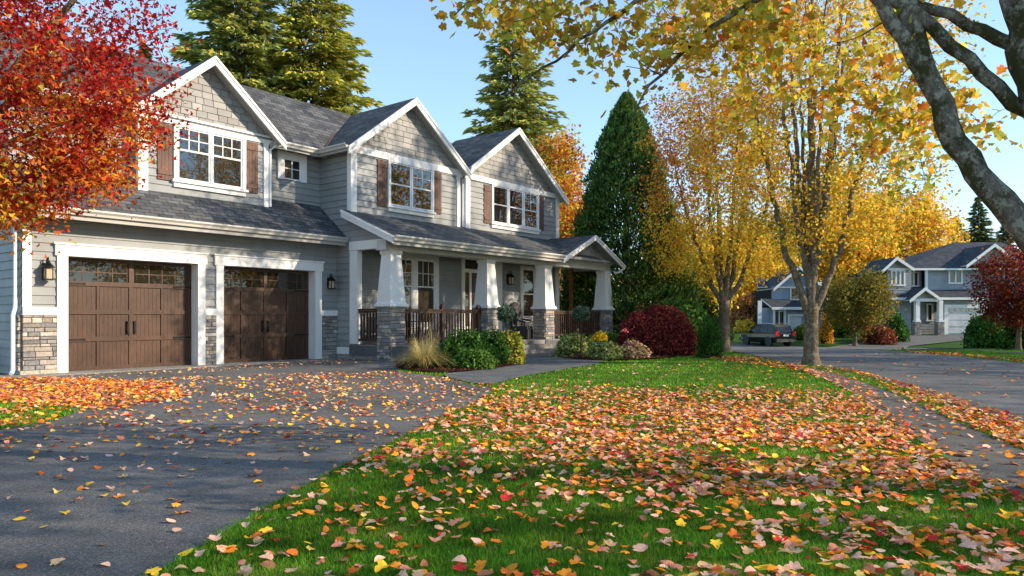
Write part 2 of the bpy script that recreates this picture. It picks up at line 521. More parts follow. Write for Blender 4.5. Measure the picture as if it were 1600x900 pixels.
# ------------------------------------------------------------------ conifers
def conifer(name, label, base, H, Rr, seed, pal, z0=.1, dens=1.0, power=.85, group=None, cat='conifer', droop=.28, spray=.5):
    rng = np.random.default_rng(seed)
    e = empty(name, base); tag(e, label, cat, group)
    mt = MB(); mt.tube([(0, 0, -.3), (0, 0, H * .5), (rng.normal() * .1, 0, H * .99)], [H * .018, H * .011, .02], 8); mt.build('trunk', M_BARKD, e, smooth=True)
    nb = int(H * 15 * dens)
    Vs, Ts, Cs = [], [], []; off = 0
    for i in range(nb):
        u = (i + rng.uniform(0, 1)) / nb
        z = H * (z0 + (1 - z0) * u)
        L = Rr * (1 - (z / H)) ** power * rng.uniform(.5, 1.18) + .12
        az = i * 2.399 + rng.normal() * .3
        out = np.array([math.cos(az), math.sin(az), 0]); side = np.array([-out[1], out[0], 0])
        ns = int(16 + 32 * L)
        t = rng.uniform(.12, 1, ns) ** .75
        lift = .18 * (u > .75)
        c = out * (t * L)[:, None] + np.array([0, 0, 1]) * (z + lift * L * t - droop * L * t ** 1.6 + .12 * L * t ** 3)[:, None]
        w = (1 - t * .7) * L * .42
        off_s = rng.uniform(-1, 1, ns) * w
        c = c + side * off_s[:, None] + np.array([0, 0, -1]) * (np.abs(off_s) * .28)[:, None] + rng.normal(size=(ns, 3)) * .05
        d = out * .9 + side * (np.sign(off_s) * rng.uniform(.1, .9, ns))[:, None] + np.array([0, 0, -1]) * rng.uniform(-.1, .75, ns)[:, None]
        d /= np.linalg.norm(d, axis=1)[:, None]
        l = spray * rng.uniform(.5, 1.2, ns) * min(1, .45 + L / Rr)
        nn = rng.normal(size=(ns, 3)) + np.array([0, 0, 1.2]); wv = np.cross(nn, d); wv /= np.linalg.norm(wv, axis=1)[:, None]
        wd = (l * .17)[:, None]
        l = l[:, None]
        V = np.stack([c - d * l * .3, c + wv * wd, c + d * l * .7, c - wv * wd], 1).reshape(-1, 3)
        q = np.arange(ns)[:, None] * 4
        T = np.concatenate([q + np.array([0, 1, 2]), q + np.array([0, 2, 3])], 1).reshape(-1, 3) + off
        off += ns * 4
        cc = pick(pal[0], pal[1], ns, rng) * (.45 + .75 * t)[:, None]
        Vs.append(V); Ts.append(T); Cs.append(np.repeat(cc, 2, 0))
    np_obj('crown', np.concatenate(Vs), np.concatenate(Ts), np.concatenate(Cs), M_NEEDLE, e)
    return e

# ------------------------------------------------------------------ shrubs
def shrub(name, label, base, r, n, lsize, pal, seed, kind='diamond', lumps=.18, flat=True, group=None, cat='shrub', up=0.0, core=(.01, .014, .005), lumpscale=None, spread=.8, stretch=1.0):
    rng = np.random.default_rng(seed)
    r = np.array(r, float)
    p = rng.normal(size=(n, 3)); p[:, 2] = np.abs(p[:, 2]) - .25 * (rng.uniform(size=n) < .45); p /= np.linalg.norm(p, axis=1)[:, None]
    ls = lumpscale or .5
    f = clumpy(p, rng, ls, seed + 5)
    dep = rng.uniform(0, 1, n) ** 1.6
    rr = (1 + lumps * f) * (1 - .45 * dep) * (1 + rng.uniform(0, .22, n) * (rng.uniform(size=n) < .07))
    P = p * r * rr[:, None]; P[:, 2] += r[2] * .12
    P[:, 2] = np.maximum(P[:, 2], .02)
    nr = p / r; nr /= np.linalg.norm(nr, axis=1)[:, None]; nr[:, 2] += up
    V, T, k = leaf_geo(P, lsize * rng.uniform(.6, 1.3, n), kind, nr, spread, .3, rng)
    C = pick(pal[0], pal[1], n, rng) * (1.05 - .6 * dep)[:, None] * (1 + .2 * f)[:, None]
    C = np.repeat(np.clip(C, .002, .9), k, 0)
    # dark opaque inner shell that closes the shrub
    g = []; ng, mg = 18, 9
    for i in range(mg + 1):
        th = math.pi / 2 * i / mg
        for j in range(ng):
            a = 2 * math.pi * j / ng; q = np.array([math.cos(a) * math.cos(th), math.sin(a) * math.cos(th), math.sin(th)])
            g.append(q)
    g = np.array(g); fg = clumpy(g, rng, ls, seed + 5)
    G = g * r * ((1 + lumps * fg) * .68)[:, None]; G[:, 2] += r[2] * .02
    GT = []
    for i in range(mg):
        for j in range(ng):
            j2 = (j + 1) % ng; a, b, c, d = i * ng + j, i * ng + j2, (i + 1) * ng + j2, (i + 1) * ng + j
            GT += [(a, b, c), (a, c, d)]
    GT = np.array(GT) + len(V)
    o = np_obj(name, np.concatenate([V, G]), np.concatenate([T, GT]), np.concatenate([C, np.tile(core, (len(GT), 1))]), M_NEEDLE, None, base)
    return tag(o, label, cat, group)

# ================================================================== THE HOUSE
HOUSE = empty('house', (OX, OY, 0), math.atan2(U[1], U[0]))
tag(HOUSE, 'two storey grey craftsman house with three gables, brown garage doors and columned porch', 'house')

def front(d): return lambda a, z, o: (a, d - o, z)
def left(s): return lambda a, z, o: (s - o, a, z)
def right(s): return lambda a, z, o: (s + o, a, z)

def clip(poly, ax, val, keep_less):
    out = []
    for i in range(len(poly)):
        p, q = poly[i], poly[(i + 1) % len(poly)]
        ip = (p[ax] <= val) == keep_less or p[ax] == val; iq = (q[ax] <= val) == keep_less or q[ax] == val
        if ip: out.append(p)
        if ip != iq:
            t = (val - p[ax]) / (q[ax] - p[ax]); out.append((p[0] + (q[0] - p[0]) * t, p[1] + (q[1] - p[1]) * t))
    return out

def lap(mb, tf, poly, exp=.185, o0=.004, o1=.027, piece=None, zb=None):
    zs = [p[1] for p in poly]; z = min(zs) if zb is None else zb
    z = math.floor((min(zs)) / exp) * exp
    while z < max(zs):
        band = clip(clip(poly, 1, z, False), 1, z + exp, True)
        if len(band) > 2:
            a0, a1 = min(p[0] for p in band), max(p[0] for p in band)
            a = a0; row = rnd.uniform(.94, 1.05)
            L = (piece or (2.6, 4.2))
            a -= rnd.uniform(0, L[0])
            while a < a1:
                w = rnd.uniform(*L); sub = clip(clip(band, 0, a, False), 0, a + w - (.014 if piece else .003), True)
                k = row * rnd.uniform(.8, 1.12) if piece else row * rnd.uniform(.96, 1.04)
                jo = rnd.uniform(0, .006) if piece else 0
                if len(sub) > 2:
                    f = lambda p: o1 + jo - (o1 - o0) * min(1, max(0, (p[1] - z) / exp))
                    mb.face([tf(p[0], p[1], f(p)) for p in sub], (k, k, k))
                    lo = sorted([p for p in sub if p[1] < z + exp * .02])
                    if len(lo) >= 2:
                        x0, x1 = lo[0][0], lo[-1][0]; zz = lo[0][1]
                        mb.face([tf(x0, zz, o1 + jo), tf(x1, zz, o1 + jo), tf(x1, zz, -.02), tf(x0, zz, -.02)], (k * .3,) * 3)  # lip painted darker to deepen the shadow line under each course
                a += w
        z += exp
    # dark backing so that no light passes between boards
    mb.face([tf(p[0], p[1], -.03) for p in poly], (.5, .5, .5))

def rect(a0, a1, z0, z1): return [(a0, z0), (a1, z0), (a1, z1), (a0, z1)]

def trim(mb, tf, a0, a1, z0, z1, o=.05, b=-.01):
    P = [tf(a0, z0, o), tf(a1, z0, o), tf(a1, z0, b), tf(a0, z0, b), tf(a0, z1, o), tf(a1, z1, o), tf(a1, z1, b), tf(a0, z1, b)]
    mb.hexa(P)

def stones(mb, tf, a0, a1, z0, z1, base=.04, rough=.035):
    z = z0
    cols = [(.35, .305, .26), (.26, .25, .24), (.40, .35, .30), (.20, .198, .20), (.30, .265, .235), (.45, .40, .35), (.22, .21, .205)]
    while z < z1 - .01:
        h = min(rnd.uniform(.055, .125), z1 - z)
        if z1 - z - h < .045: h = z1 - z
        a = a0 - rnd.uniform(0, .12)
        while a < a1 - .005:
            w = rnd.uniform(.13, .42)
            x0, x1 = max(a, a0), min(a + w, a1)
            if a1 - x1 < .06: x1 = a1
            if x1 - x0 > .02:
                o = base + rnd.uniform(0, rough); g = .004
                c = rnd.choice(cols); k = rnd.uniform(.75, 1.2); c = tuple(v * k for v in c)
                j = lambda: rnd.uniform(-.006, .006)
                zz = [z + g, z + h - g]; b = -.02
                f_ = [tf(x0 + g + .006, zz[0] + .006, o + j()), tf(x1 - g - .006, zz[0] + .006, o + j()), tf(x1 - g - .006, zz[1] - .006, o + j()), tf(x0 + g + .006, zz[1] - .006, o + j())]
                m_ = [tf(x0 + g, zz[0], o - .012), tf(x1 - g, zz[0], o - .012), tf(x1 - g, zz[1], o - .012), tf(x0 + g, zz[1], o - .012)]
                bk = [tf(x0 + g, zz[0], b), tf(x1 - g, zz[0], b), tf(x1 - g, zz[1], b), tf(x0 + g, zz[1], b)]
                mb.face(f_, c)
                for q in range(4):
                    r_ = (q + 1) % 4
                    mb.face([m_[q], m_[r_], f_[r_], f_[q]], c); mb.face([bk[q], bk[r_], m_[r_], m_[q]], c)
            a += w
        z += h
    mb.face([tf(a0, z0, base - .02), tf(a1, z0, base - .02), tf(a1, z1, base - .02), tf(a0, z1, base - .02)], (.05, .048, .045))

def wall(name_mat, fn, name='wall'):
    mb = MB(); fn(mb); return mb.build(name, name_mat, HOUSE)

# ---- walls of lap siding
def w_garage(mb):
    f = front(0)
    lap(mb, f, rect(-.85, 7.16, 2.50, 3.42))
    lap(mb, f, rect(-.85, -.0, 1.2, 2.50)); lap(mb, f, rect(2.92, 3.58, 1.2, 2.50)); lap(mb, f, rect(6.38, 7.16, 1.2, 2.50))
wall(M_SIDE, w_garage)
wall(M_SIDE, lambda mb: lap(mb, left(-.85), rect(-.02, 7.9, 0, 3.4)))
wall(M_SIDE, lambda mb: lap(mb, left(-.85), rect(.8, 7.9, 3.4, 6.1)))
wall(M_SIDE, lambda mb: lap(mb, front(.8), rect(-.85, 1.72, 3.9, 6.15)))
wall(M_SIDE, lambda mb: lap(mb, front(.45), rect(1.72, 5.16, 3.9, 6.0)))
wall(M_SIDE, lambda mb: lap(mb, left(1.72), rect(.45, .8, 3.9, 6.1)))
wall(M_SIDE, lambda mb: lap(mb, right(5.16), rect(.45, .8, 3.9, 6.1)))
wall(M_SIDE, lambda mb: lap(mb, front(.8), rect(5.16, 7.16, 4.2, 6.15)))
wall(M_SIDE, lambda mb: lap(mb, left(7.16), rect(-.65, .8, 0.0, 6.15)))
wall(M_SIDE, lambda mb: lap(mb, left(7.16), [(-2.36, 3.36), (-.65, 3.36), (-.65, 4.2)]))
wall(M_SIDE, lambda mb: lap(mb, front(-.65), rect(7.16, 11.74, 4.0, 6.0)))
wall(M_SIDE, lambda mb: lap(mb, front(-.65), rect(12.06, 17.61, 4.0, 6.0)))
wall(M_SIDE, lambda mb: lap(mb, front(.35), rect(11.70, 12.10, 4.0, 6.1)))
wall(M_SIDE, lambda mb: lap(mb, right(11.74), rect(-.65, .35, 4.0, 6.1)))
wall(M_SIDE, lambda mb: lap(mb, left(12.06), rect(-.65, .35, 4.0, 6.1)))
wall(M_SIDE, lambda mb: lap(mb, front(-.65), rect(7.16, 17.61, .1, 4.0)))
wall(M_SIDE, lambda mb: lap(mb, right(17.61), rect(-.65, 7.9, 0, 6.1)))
# ---- shake gables
def gable_tri(c, hw_, zb, slope): return [(c - hw_, zb), (c + hw_, zb), (c, zb + hw_ * slope)]
wall(M_SHAKE, lambda mb: lap(mb, front(.45), gable_tri(3.42, 1.95, 6.0, .86), .17, .004, .022, (.2, .42)), 'gable_wall')
wall(M_SHAKE, lambda mb: lap(mb, front(-.65), gable_tri(9.42, 2.45, 5.98, .755), .17, .004, .022, (.2, .42)), 'gable_wall')
wall(M_SHAKE, lambda mb: lap(mb, front(-.65), [(12.0, 5.98), (17.7, 5.98), (14.6, 8.02), (12.0, 6.25)], .17, .004, .022, (.2, .42)), 'gable_wall')
wall(M_SHAKE, lambda mb: lap(mb, front(-2.36), gable_tri(17.0, 2.0, 3.40, .44), .15, .004, .022, (.2, .42)), 'gable_wall')

# ---- white trim
def TR(name, *parts, mat=None):
    mb = MB()
    for p in parts: trim(mb, *p)
    return mb.build(name, mat or M_WHITE, HOUSE)
f0, fl, fg, fw = front(0), left(-.85), front(.45), front(-.65)
TR('corner_board', (f0, -.85, -.69, 1.42, 3.3, .05))
TR('trim_band', (f0, -.85, -.21, 1.25, 1.42, .075)); TR('trim_band', (f0, 3.07, 3.38, 1.25, 1.42, .075)); TR('trim_band', (f0, 6.59, 7.14, 1.25, 1.40, .075))
for a0, a1, l0, l1 in ((0, 2.90, .21, .19), (3.58, 6.37, .2, .22)):
    TR('garage_door_frame', (f0, a0 - l0, a0, -.02, 2.52, .06, -.3), (f0, a1, a1 + l1, -.02, 2.52, .06, -.3), (f0, a0 - l0 - .04, a1 + l1 + .04, 2.522, 2.76, .075, -.3), (f0, a0 - l0 - .07, a1 + l1 + .07, 2.762, 2.80, .10))
TR('corner_board', (fg, 1.72, 1.90, 4.0, 6.0, .05), (left(1.72), .40, .52, 4.0, 6.0, .05)); TR('corner_board', (fg, 5.02, 5.16, 4.0, 6.0, .05)); TR('trim_band', (fg, 1.5, 5.34, 5.965, 6.19, .06))
TR('corner_board', (fw, 7.115, 7.33, 4.0, 6.0, .05), (left(7.16), -.645, -.53, 4.0, 6.0, .048)); TR('corner_board', (fw, 11.60, 11.76, 4.0, 6.0, .05)); TR('trim_band', (fw, 7.0, 11.86, 5.965, 6.17, .06))
TR('corner_board', (fw, 12.04, 12.26, 4.0, 5.95, .05), (left(12.06), -.645, -.5, 4.0, 5.95, .04)); TR('corner_board', (fw, 17.42, 17.64, 4.0, 5.95, .05)); TR('trim_band', (fw, 12.0, 17.72, 5.945, 6.13, .06))
TR('pilaster', (left(7.16), -.94, -.62, .44, 3.118, .03, -.16)); TR('side_beam', (left(7.16), -2.3, -.62, 3.12, 3.37, .05, -.16)); TR('base_block', (left(7.16), -.62, .0, .14, .34, .03))
TR('corner_board', (fw, 17.40, 17.64, .44, 3.2, .05)); TR('pilaster', (fw, 13.70, 13.99, .44, 3.3, .06)); TR('trim_band', (front(-2.36), 14.75, 19.0, 3.30, 3.46, .05))

def ST(tf, *a):
    mb = MB(); stones(mb, tf, *a); mb.build('stone_veneer', M_STONE, HOUSE)
ST(f0, -.85, -.21, .10, 1.25); ST(f0, 3.08, 3.38, .0, 1.25); ST(f0, 6.60, 7.13, .0, 1.25); ST(fl, 0, .3, .1, 1.25)
def plinth(mb):
    x = -.90
    for w in (.36, .36):
        mb.box((x, -.09, -.05), (x + w - .01, .02, .10), (.42, .38, .31)); x += w
wall(M_STONE, plinth, 'stone_plinth')

# ---- garage doors
def garage_door(a0, a1, swap):
    d = .30; f = front(d); z1 = 2.5; W = a1 - a0
    mb = MB()
    trim(mb, f, a0 - .02, a1 + .02, .0, z1 + .03, .0, -.04)
    zr = [0, .66, 1.27, 1.90, 2.50]; q = W / 4
    for r in range(4):
        trim(mb, f, a0, a1, zr[r] + .004, zr[r] + .105, .040)
    trim(mb, f, a0, a1, z1 - .06, z1, .035)
    for k in range(5):
        w = .055 if k in (1, 3) else .10
        c = a0 + q * k; c = min(max(c, a0 + w / 2), a1 - w / 2)
        for r in range(4):
            if r == 3 and k in (1, 3): continue
            trim(mb, f, c - w / 2, c + w / 2, zr[r] + .106, zr[r + 1] + .003, .034)
    for k in range(4):                                            # tongue and groove boards
        b0, b1 = a0 + q * k + .04, a0 + q * (k + 1) - .04
        n = 7; bw = (b1 - b0) / n
        for r in range(3):
            for j in range(n):
                trim(mb, f, b0 + j * bw + .0022, b0 + (j + 1) * bw - .0022, zr[r] + .07, zr[r + 1] + .01, .012 + rnd.uniform(0, .0015))
    for h in range(2):                                            # muntins
        b0, b1 = a0 + 2 * q * h + .10, a0 + 2 * q * (h + 1) - .10
        for k in range(1, 4):
            c = b0 + (b1 - b0) * k / 4; trim(mb, f, c - .012, c + .012, 1.985, 2.44, .028)
        trim(mb, f, b0, b1, 2.205, 2.228, .0262)
    g = mb.build('garage_door', M_DOOR, HOUSE)
    for h in range(2):
        b0, b1 = a0 + 2 * q * h + .09, a0 + 2 * q * (h + 1) - .09
        mg = MB(); trim(mg, f, b0, b1, 1.98, 2.45, .016); mg.build('pane', M_GARGLASS, g)
        c = a0 + 2 * q + (-.075 if h == 0 else .075)
        mh = MB(); trim(mh, f, c - .02, c + .02, .84, 1.10, .075, .055); trim(mh, f, c - .03, c + .03, .82, .88, .06, .02); trim(mh, f, c - .03, c + .03, 1.06, 1.12, .06, .02)
        mh.build('handle', M_IRON, g)
        for z in (.69, 1.93):
            x0, x1 = (a0 + .02, a0 + .46) if h == 0 else (a1 - .46, a1 - .02)
            mh = MB(); trim(mh, f, x0, x1, z, z + .035, .045, .02); trim(mh, f, x1 - .05 if h == 0 else x0, x1 if h == 0 else x0 + .05, z - .01, z + .045, .047, .02)
            mh.build('hinge_strap', M_IRON, g)
garage_door(0.0, 2.90, 0)
garage_door(3.58, 6.37, 1)

# ---- windows
def window(tf, a0, a1, z0, z1, n=1, grid=(3, 2), case=.11, sill=True, meet=.5, lower=False, mull=.06, glass=None, head=True, full=False, gsel=None):
    mb = MB()
    trim(mb, tf, a0 - case, a0, z0 - .02, z1, .075); trim(mb, tf, a1, a1 + case, z0 - .02, z1, .075)
    if head: trim(mb, tf, a0 - case, a1 + case, z1 + .002, z1 + case, .077)
    W = (a1 - a0 - mull * (n - 1)) / n
    for i in range(n):
        b0 = a0 + i * (W + mull); b1 = b0 + W
        if i: trim(mb, tf, b0 - mull, b0, z0, z1 - .002, .072)
        s = .038
        trim(mb, tf, b0, b0 + s, z0, z1 - .003, .052); trim(mb, tf, b1 - s, b1, z0, z1 - .003, .052)
        trim(mb, tf, b0 + s, b1 - s, z0, z0 + s, .051); trim(mb, tf, b0 + s, b1 - s, z1 - s, z1 - .003, .051)
        zm = z0 + (z1 - z0) * meet
        if meet: trim(mb, tf, b0 + s, b1 - s, zm - .022, zm + .022, .055)
        if grid and (gsel is None or i in gsel):
            lo = z0 + s if full or not meet else zm
            for k in range(1, grid[0]):
                c = b0 + s + (b1 - b0 - 2 * s) * k / grid[0]; trim(mb, tf, c - .011, c + .011, lo + .022, z1 - s, .042)
            for k in range(1, grid[1]):
                c = lo + (z1 - lo) * k / grid[1]; trim(mb, tf, b0 + s, b1 - s, c - .011, c + .011, .0405)
    o = mb.build('window', M_WHITE, HOUSE)
    mg = MB()
    for i in range(n):
        b0 = a0 + i * (W + mull); mg.face([tf(b0 + .01, z0 + .01, .0285), tf(b0 + W - .01, z0 + .01, .0285), tf(b0 + W - .01, z1 - .01, .0285), tf(b0 + .01, z1 - .01, .0285)])
    mg.build('pane', glass or M_GLASS, o)
    if sill:
        ms = MB(); trim(ms, tf, a0 - case - .05, a1 + case + .05, z0 - .085, z0 - .022, .12); trim(ms, tf, a0 - case, a1 + case, z0 - .20, z0 - .087, .07)
        ms.build('sill', M_WHITE, o)
    return o
window(front(.45), 2.62, 4.37, 4.63, 5.93, 2, (3, 2), .10, meet=.57)
window(front(.8), 5.87, 6.45, 5.17, 5.77, 1, (2, 2), .19, False, 0, full=True)
window(front(-.65), 8.61, 10.40, 4.62, 5.93, 2, (2, 2), .08, meet=.5, gsel=(1,))
window(front(-.65), 13.49, 16.14, 4.60, 5.91, 3, (2, 2), .09, meet=.5, gsel=(2,), mull=.09)
window(front(-.65), 8.75, 10.53, 1.0, 3.02, 2, (3, 2), .17, meet=.58, mull=.2, glass=M_BLIND)
window(front(-.65), 15.22, 15.94, 1.22, 3.02, 1, (1, 1), .12, meet=.48, glass=M_BLIND)

def shutter(d, a0, a1, z0, z1):
    mb = MB(); f = front(d); n = 4; w = (a1 - a0) / n
    for k in range(n): trim(mb, f, a0 + k * w + .003, a0 + (k + 1) * w - .003, z0, z1, .045 + rnd.uniform(0, .004), .015)
    for z in (z0 + .13, z1 - .22): trim(mb, f, a0 + .006, a1 - .006, z, z + .10, .066, .03)
    mb.build('shutter', M_SHUT, HOUSE)
for s in ((.45, 2.13, 2.49, 4.56, 5.93), (.45, 4.49, 4.84, 4.56, 5.93), (-.65, 8.12, 8.50, 4.53, 5.92), (-.65, 10.50, 10.85, 4.58, 5.93), (-.65, 13.0, 13.38, 4.52, 5.88), (-.65, 16.26, 16.58, 4.58, 5.9)):
    shutter(*s)

# ---- front door with sidelights
def front_door():
    f = front(-.65); mb = MB()
    trim(mb, f, 11.83, 11.97, .44, 3.30, .07); trim(mb, f, 12.22, 12.31, .44, 2.74, .065); trim(mb, f, 13.24, 13.33, .44, 2.74, .065); trim(mb, f, 13.56, 13.70, .44, 3.30, .068)
    trim(mb, f, 11.97, 13.56, 2.74, 2.86, .066); trim(mb, f, 11.97, 13.56, 3.18, 3.31, .066)
    trim(mb, f, 11.97, 12.22, .44, .9, .03); trim(mb, f, 13.33, 13.56, .44, .9, .03)
    o = mb.build('door_frame', M_WHITE, HOUSE)
    for a0, a1, z0, z1 in ((11.97, 12.22, .9, 2.74), (13.33, 13.56, .9, 2.74), (11.97, 13.56, 2.86, 3.18)):
        mg = MB(); trim(mg, f, a0, a1, z0, z1, .03); mg.build('pane', M_BLIND, o)
    md = MB(); a0, a1 = 12.31, 13.24
    trim(md, f, a0, a1, .46, 2.73, .03)
    for b0, b1, z0, z1 in ((a0, a0 + .14, .46, 2.73), (a1 - .14, a1, .46, 2.73), (a0 + .14, a1 - .14, .46, .7), (a0 + .14, a1 - .14, 2.55, 2.73), (a0 + .14, a1 - .14, 1.3, 1.42), (a0 + .42, a0 + .50, .7, 1.3)):
        trim(md, f, b0, b1, z0, z1, .052)
    d = md.build('front_door', M_FDOOR, HOUSE)
    mg = MB(); trim(mg, f, a0 + .15, a1 - .15, 1.43, 2.54, .036); mg.build('pane', M_GLASS, d)
    mh = MB(); trim(mh, f, a0 + .04, a0 + .09, 1.2, 1.55, .075, .05); mh.build('handle', M_IRON, d)
front_door()

# ---- lanterns
def lantern(s, d, z, k=1.0):
    mb = MB(); y = d - .16 * k
    mb.box((s - .06 * k, d - .045, z - .16 * k), (s + .06 * k, d - .01, z + .16 * k))
    mb.tube([(s, d - .03, z + .02 * k), (s, d - .10 * k, z + .26 * k), (s, y, z + .27 * k), (s, y, z + .16 * k)], .013 * k, 6)
    mb.lathe([(.125 * k, .06 * k), (.12 * k, .075 * k), (.05 * k, .15 * k), (.03 * k, .19 * k)], (s, y, z), 4 * 3)
    for a in range(4):
        x = .085 * k * math.cos(math.pi / 4 + a * math.pi / 2); yy = .085 * k * math.sin(math.pi / 4 + a * math.pi / 2)
        mb.box((s + x - .008, y + yy - .008, z - .17 * k), (s + x + .008, y + yy + .008, z + .065 * k))
    mb.box((s - .085 * k, y - .085 * k, z - .19 * k), (s + .085 * k, y + .085 * k, z - .165 * k))
    o = mb.build('wall_lantern', M_IRON, HOUSE)
    mg = MB(); mg.box((s - .062 * k, y - .062 * k, z - .16 * k), (s + .062 * k, y + .062 * k, z + .055 * k)); mg.build('lantern_glass', M_LAMP, o)
lantern(-.42, 0, 2.18, 1.05); lantern(6.86, 0, 2.2, .95); lantern(14.36, -.65, 2.6, 1.1)

# ---- roofs
def gable_roof(sR, zR, hl, hr, slope, d0, d1, t=.11, rake=.23, name='roof'):
    zl, zr = zR - hl * slope, zR - hr * slope
    mb = MB()
    mb.slab((sR - hl, d1, zl), (sR - hl, d0, zl), (sR, d0, zR), (sR, d1, zR), t, 0, 1)
    mb.slab((sR + hr, d0, zr), (sR + hr, d1, zr), (sR, d1, zR), (sR, d0, zR), t, 0, 1)
    ro = mb.build(name, [M_ROOF, M_SOFFIT], HOUSE)
    mr = MB()
    for sg, h_ in ((-1, hl), (1, hr)):
        for (dz0, dz1, o) in ((-.03, rake, .03), (-.028, .075, .055)):
            y0, y1 = d0 - o, d0 + .02
            xt = sR + sg * h_; zt_ = zR - h_ * slope
            P = []
            for y in (y0, y1): P += [(sR, y, zR - dz1), (xt, y, zt_ - dz1), (xt, y, zt_ - dz0 - .035), (sR, y, zR - dz0 - .035)]
            mr.hexa([P[0], P[1], P[5], P[4], P[3], P[2], P[6], P[7]])
    mr.build('rake_board', M_WHITE, ro)
    # ridge cap
    return ro
def main_roof():
    mb = MB()
    mb.slab((-1.15, .36, 6.10), (17.9, .36, 6.10), (17.9, 2.1, 8.0), (-1.15, 2.1, 8.0), .1, 0, 1)
    mb.slab((17.9, 8.3, 6.0), (-1.15, 8.3, 6.0), (-1.15, 2.1, 8.0), (17.9, 2.1, 8.0), .1, 0, 1)
    o = mb.build('roof', [M_ROOF, M_SOFFIT], HOUSE)
    mv = MB()                                                     # leaf litter caught in the valley
    mv.tube([(6.95, .30, 6.12), (7.6, 0.85, 6.62), (8.3, 1.45, 7.22)], [.05, .045, .03], 5); mv.build('valley_litter', mat_flat('valley_rust', (.11, .05, .03), .9), o)
    mw = MB(); mw.face([(-.85, .8, 6.05), (-.85, 7.9, 6.05), (-.85, 2.1, 7.9)], (1, 1, 1)); mw.face([(17.6, .4, 6.05), (17.6, 7.9, 6.05), (17.6, 2.1, 7.9)], (1, 1, 1)); mw.build('gable_wall', M_SIDE, HOUSE)
main_roof()
gable_roof(3.42, 7.83, 2.08, 2.08, .86, .08, 2.0)
gable_roof(9.40, 8.0, 2.62, 2.55, .755, -1.0, 2.1)
gable_roof(14.60, 8.15, 2.66, 3.20, .70, -1.0, 2.15)
gable_roof(17.0, 4.30, 2.15, 2.15, .46, -2.78, -.62, .09, .19)

def skirt_roofs():
    mb = MB()
    mb.slab((-1.2, -.52, 3.50), (7.13, -.52, 3.50), (7.13, .80, 4.55), (-1.2, .80, 4.55), .09, 0, 1); o1 = mb.build('roof', [M_ROOF, M_SOFFIT], HOUSE)
    mb = MB(); mb.slab((6.86, -2.76, 3.40), (17.6, -2.76, 3.40), (17.6, -.62, 4.28), (6.86, -.62, 4.28), .09, 0, 1); o2 = mb.build('roof', [M_ROOF, M_SOFFIT], HOUSE)
    mr = MB()
    for o, (a, b) in ((.03, (-.22, -.04)), (.055, (-.09, -.02))):
        P = []
        for x in (6.86 - o, 6.88): P += [(x, -2.76, 3.40 + a), (x, -.6, 4.285 + a), (x, -.6, 4.285 + b), (x, -2.76, 3.40 + b)]
        mr.hexa([P[0], P[1], P[5], P[4], P[3], P[2], P[6], P[7]])
    mr.build('rake_board', M_WHITE, o2)
    mr = MB(); mr.face([(-.9, .0, 3.35), (-.9, .8, 3.35), (-.9, .8, 4.45)]); mr.build('gable_wall', M_SIDE, HOUSE)
skirt_roofs()

def gutter(p0, p1, out, w=.12, h=.13):
    """K-style gutter from p0 to p1 (top outer edge line), OUT the outward unit vector in plan"""
    p0, p1 = Vector(p0), Vector(p1); o = Vector(out)
    prof = [(0, -h), (.06, -h), (.075, -h * .62), (w, -h * .28), (w, 0), (w - .012, 0), (w - .02, -.05), (0, -.05)]
    mb = MB()
    A = [p0 + o * x + Vector((0, 0, z)) for x, z in prof]; B = [p1 + o * x + Vector((0, 0, z)) for x, z in prof]
    for i in range(len(prof)):
        j = (i + 1) % len(prof); mb.face([A[i], A[j], B[j], B[i]])
    mb.face(A); mb.face(list(reversed(B)))
    fb = MB()
    return mb.build('gutter', M_CREAM, HOUSE)
gutter((-1.22, -.52, 3.49), (7.10, -.52, 3.49), (0, -1, 0))
gutter((6.84, -2.76, 3.40), (14.9, -2.76, 3.40), (0, -1, 0), .13, .15)
gutter((5.3, .35, 6.10), (6.80, .35, 6.10), (0, -1, 0)); gutter((6.79, .45, 6.10), (6.79, -.98, 6.10), (-1, 0, 0))
gutter((-1.2, .35, 6.10), (1.5, .35, 6.10), (0, -1, 0)); gutter((11.9, -.1, 6.0), (12.12, -.1, 6.0), (0, -1, 0))
for a, b in (((-1.15, -.515, 3.26), (7.10, -.47, 3.42)), ((6.9, -2.755, 3.15), (14.95, -2.71, 3.33)), ((5.2, .36, 5.90), (7.1, .40, 6.03)), ((6.80, -.95, 5.90), (6.84, .38, 6.03)), ((19.12, -2.7, 3.2), (19.16, -.62, 3.31))):
    wall(M_SOFFIT, lambda mb: mb.box(a, b), 'fascia')
def soffits(mb):
    mb.box((-1.15, -.47, 3.40), (7.12, -.002, 3.42)); mb.box((5.17, .40, 5.985), (7.14, .795, 6.005)); mb.box((6.84, -.63, 5.985), (7.14, .79, 6.004))
    mb.box((11.72, -.6, 5.96), (12.09, .33, 5.99))
wall(M_SOFFIT, soffits, 'soffit')

# downspouts
def spout(pts, r=.04):
    mb = MB(); mb.tube(pts, r, 8); return mb.build('downspout', M_WHITE, HOUSE)
spout([(-.9, -.5, 3.42), (-.9, -.3, 3.3), (-.93, .10, 3.15), (-.93, .10, 1.62), (-.95, .06, 1.40), (-1.0, .02, 1.25), (-1.0, .02, .12), (-1.06, -.08, .05)])
spout([(5.6, .30, 6.0), (5.35, .36, 5.95), (5.22, .42, 5.82), (5.22, .42, 4.25)])
spout([(11.98, -.6, 5.75), (11.98, -.6, 4.15)], .03)
spout([(19.16, -2.83, 3.28), (19.16, -2.80, 3.16), (19.02, -2.62, 3.0), (18.98, -2.45, 2.98)], .045)

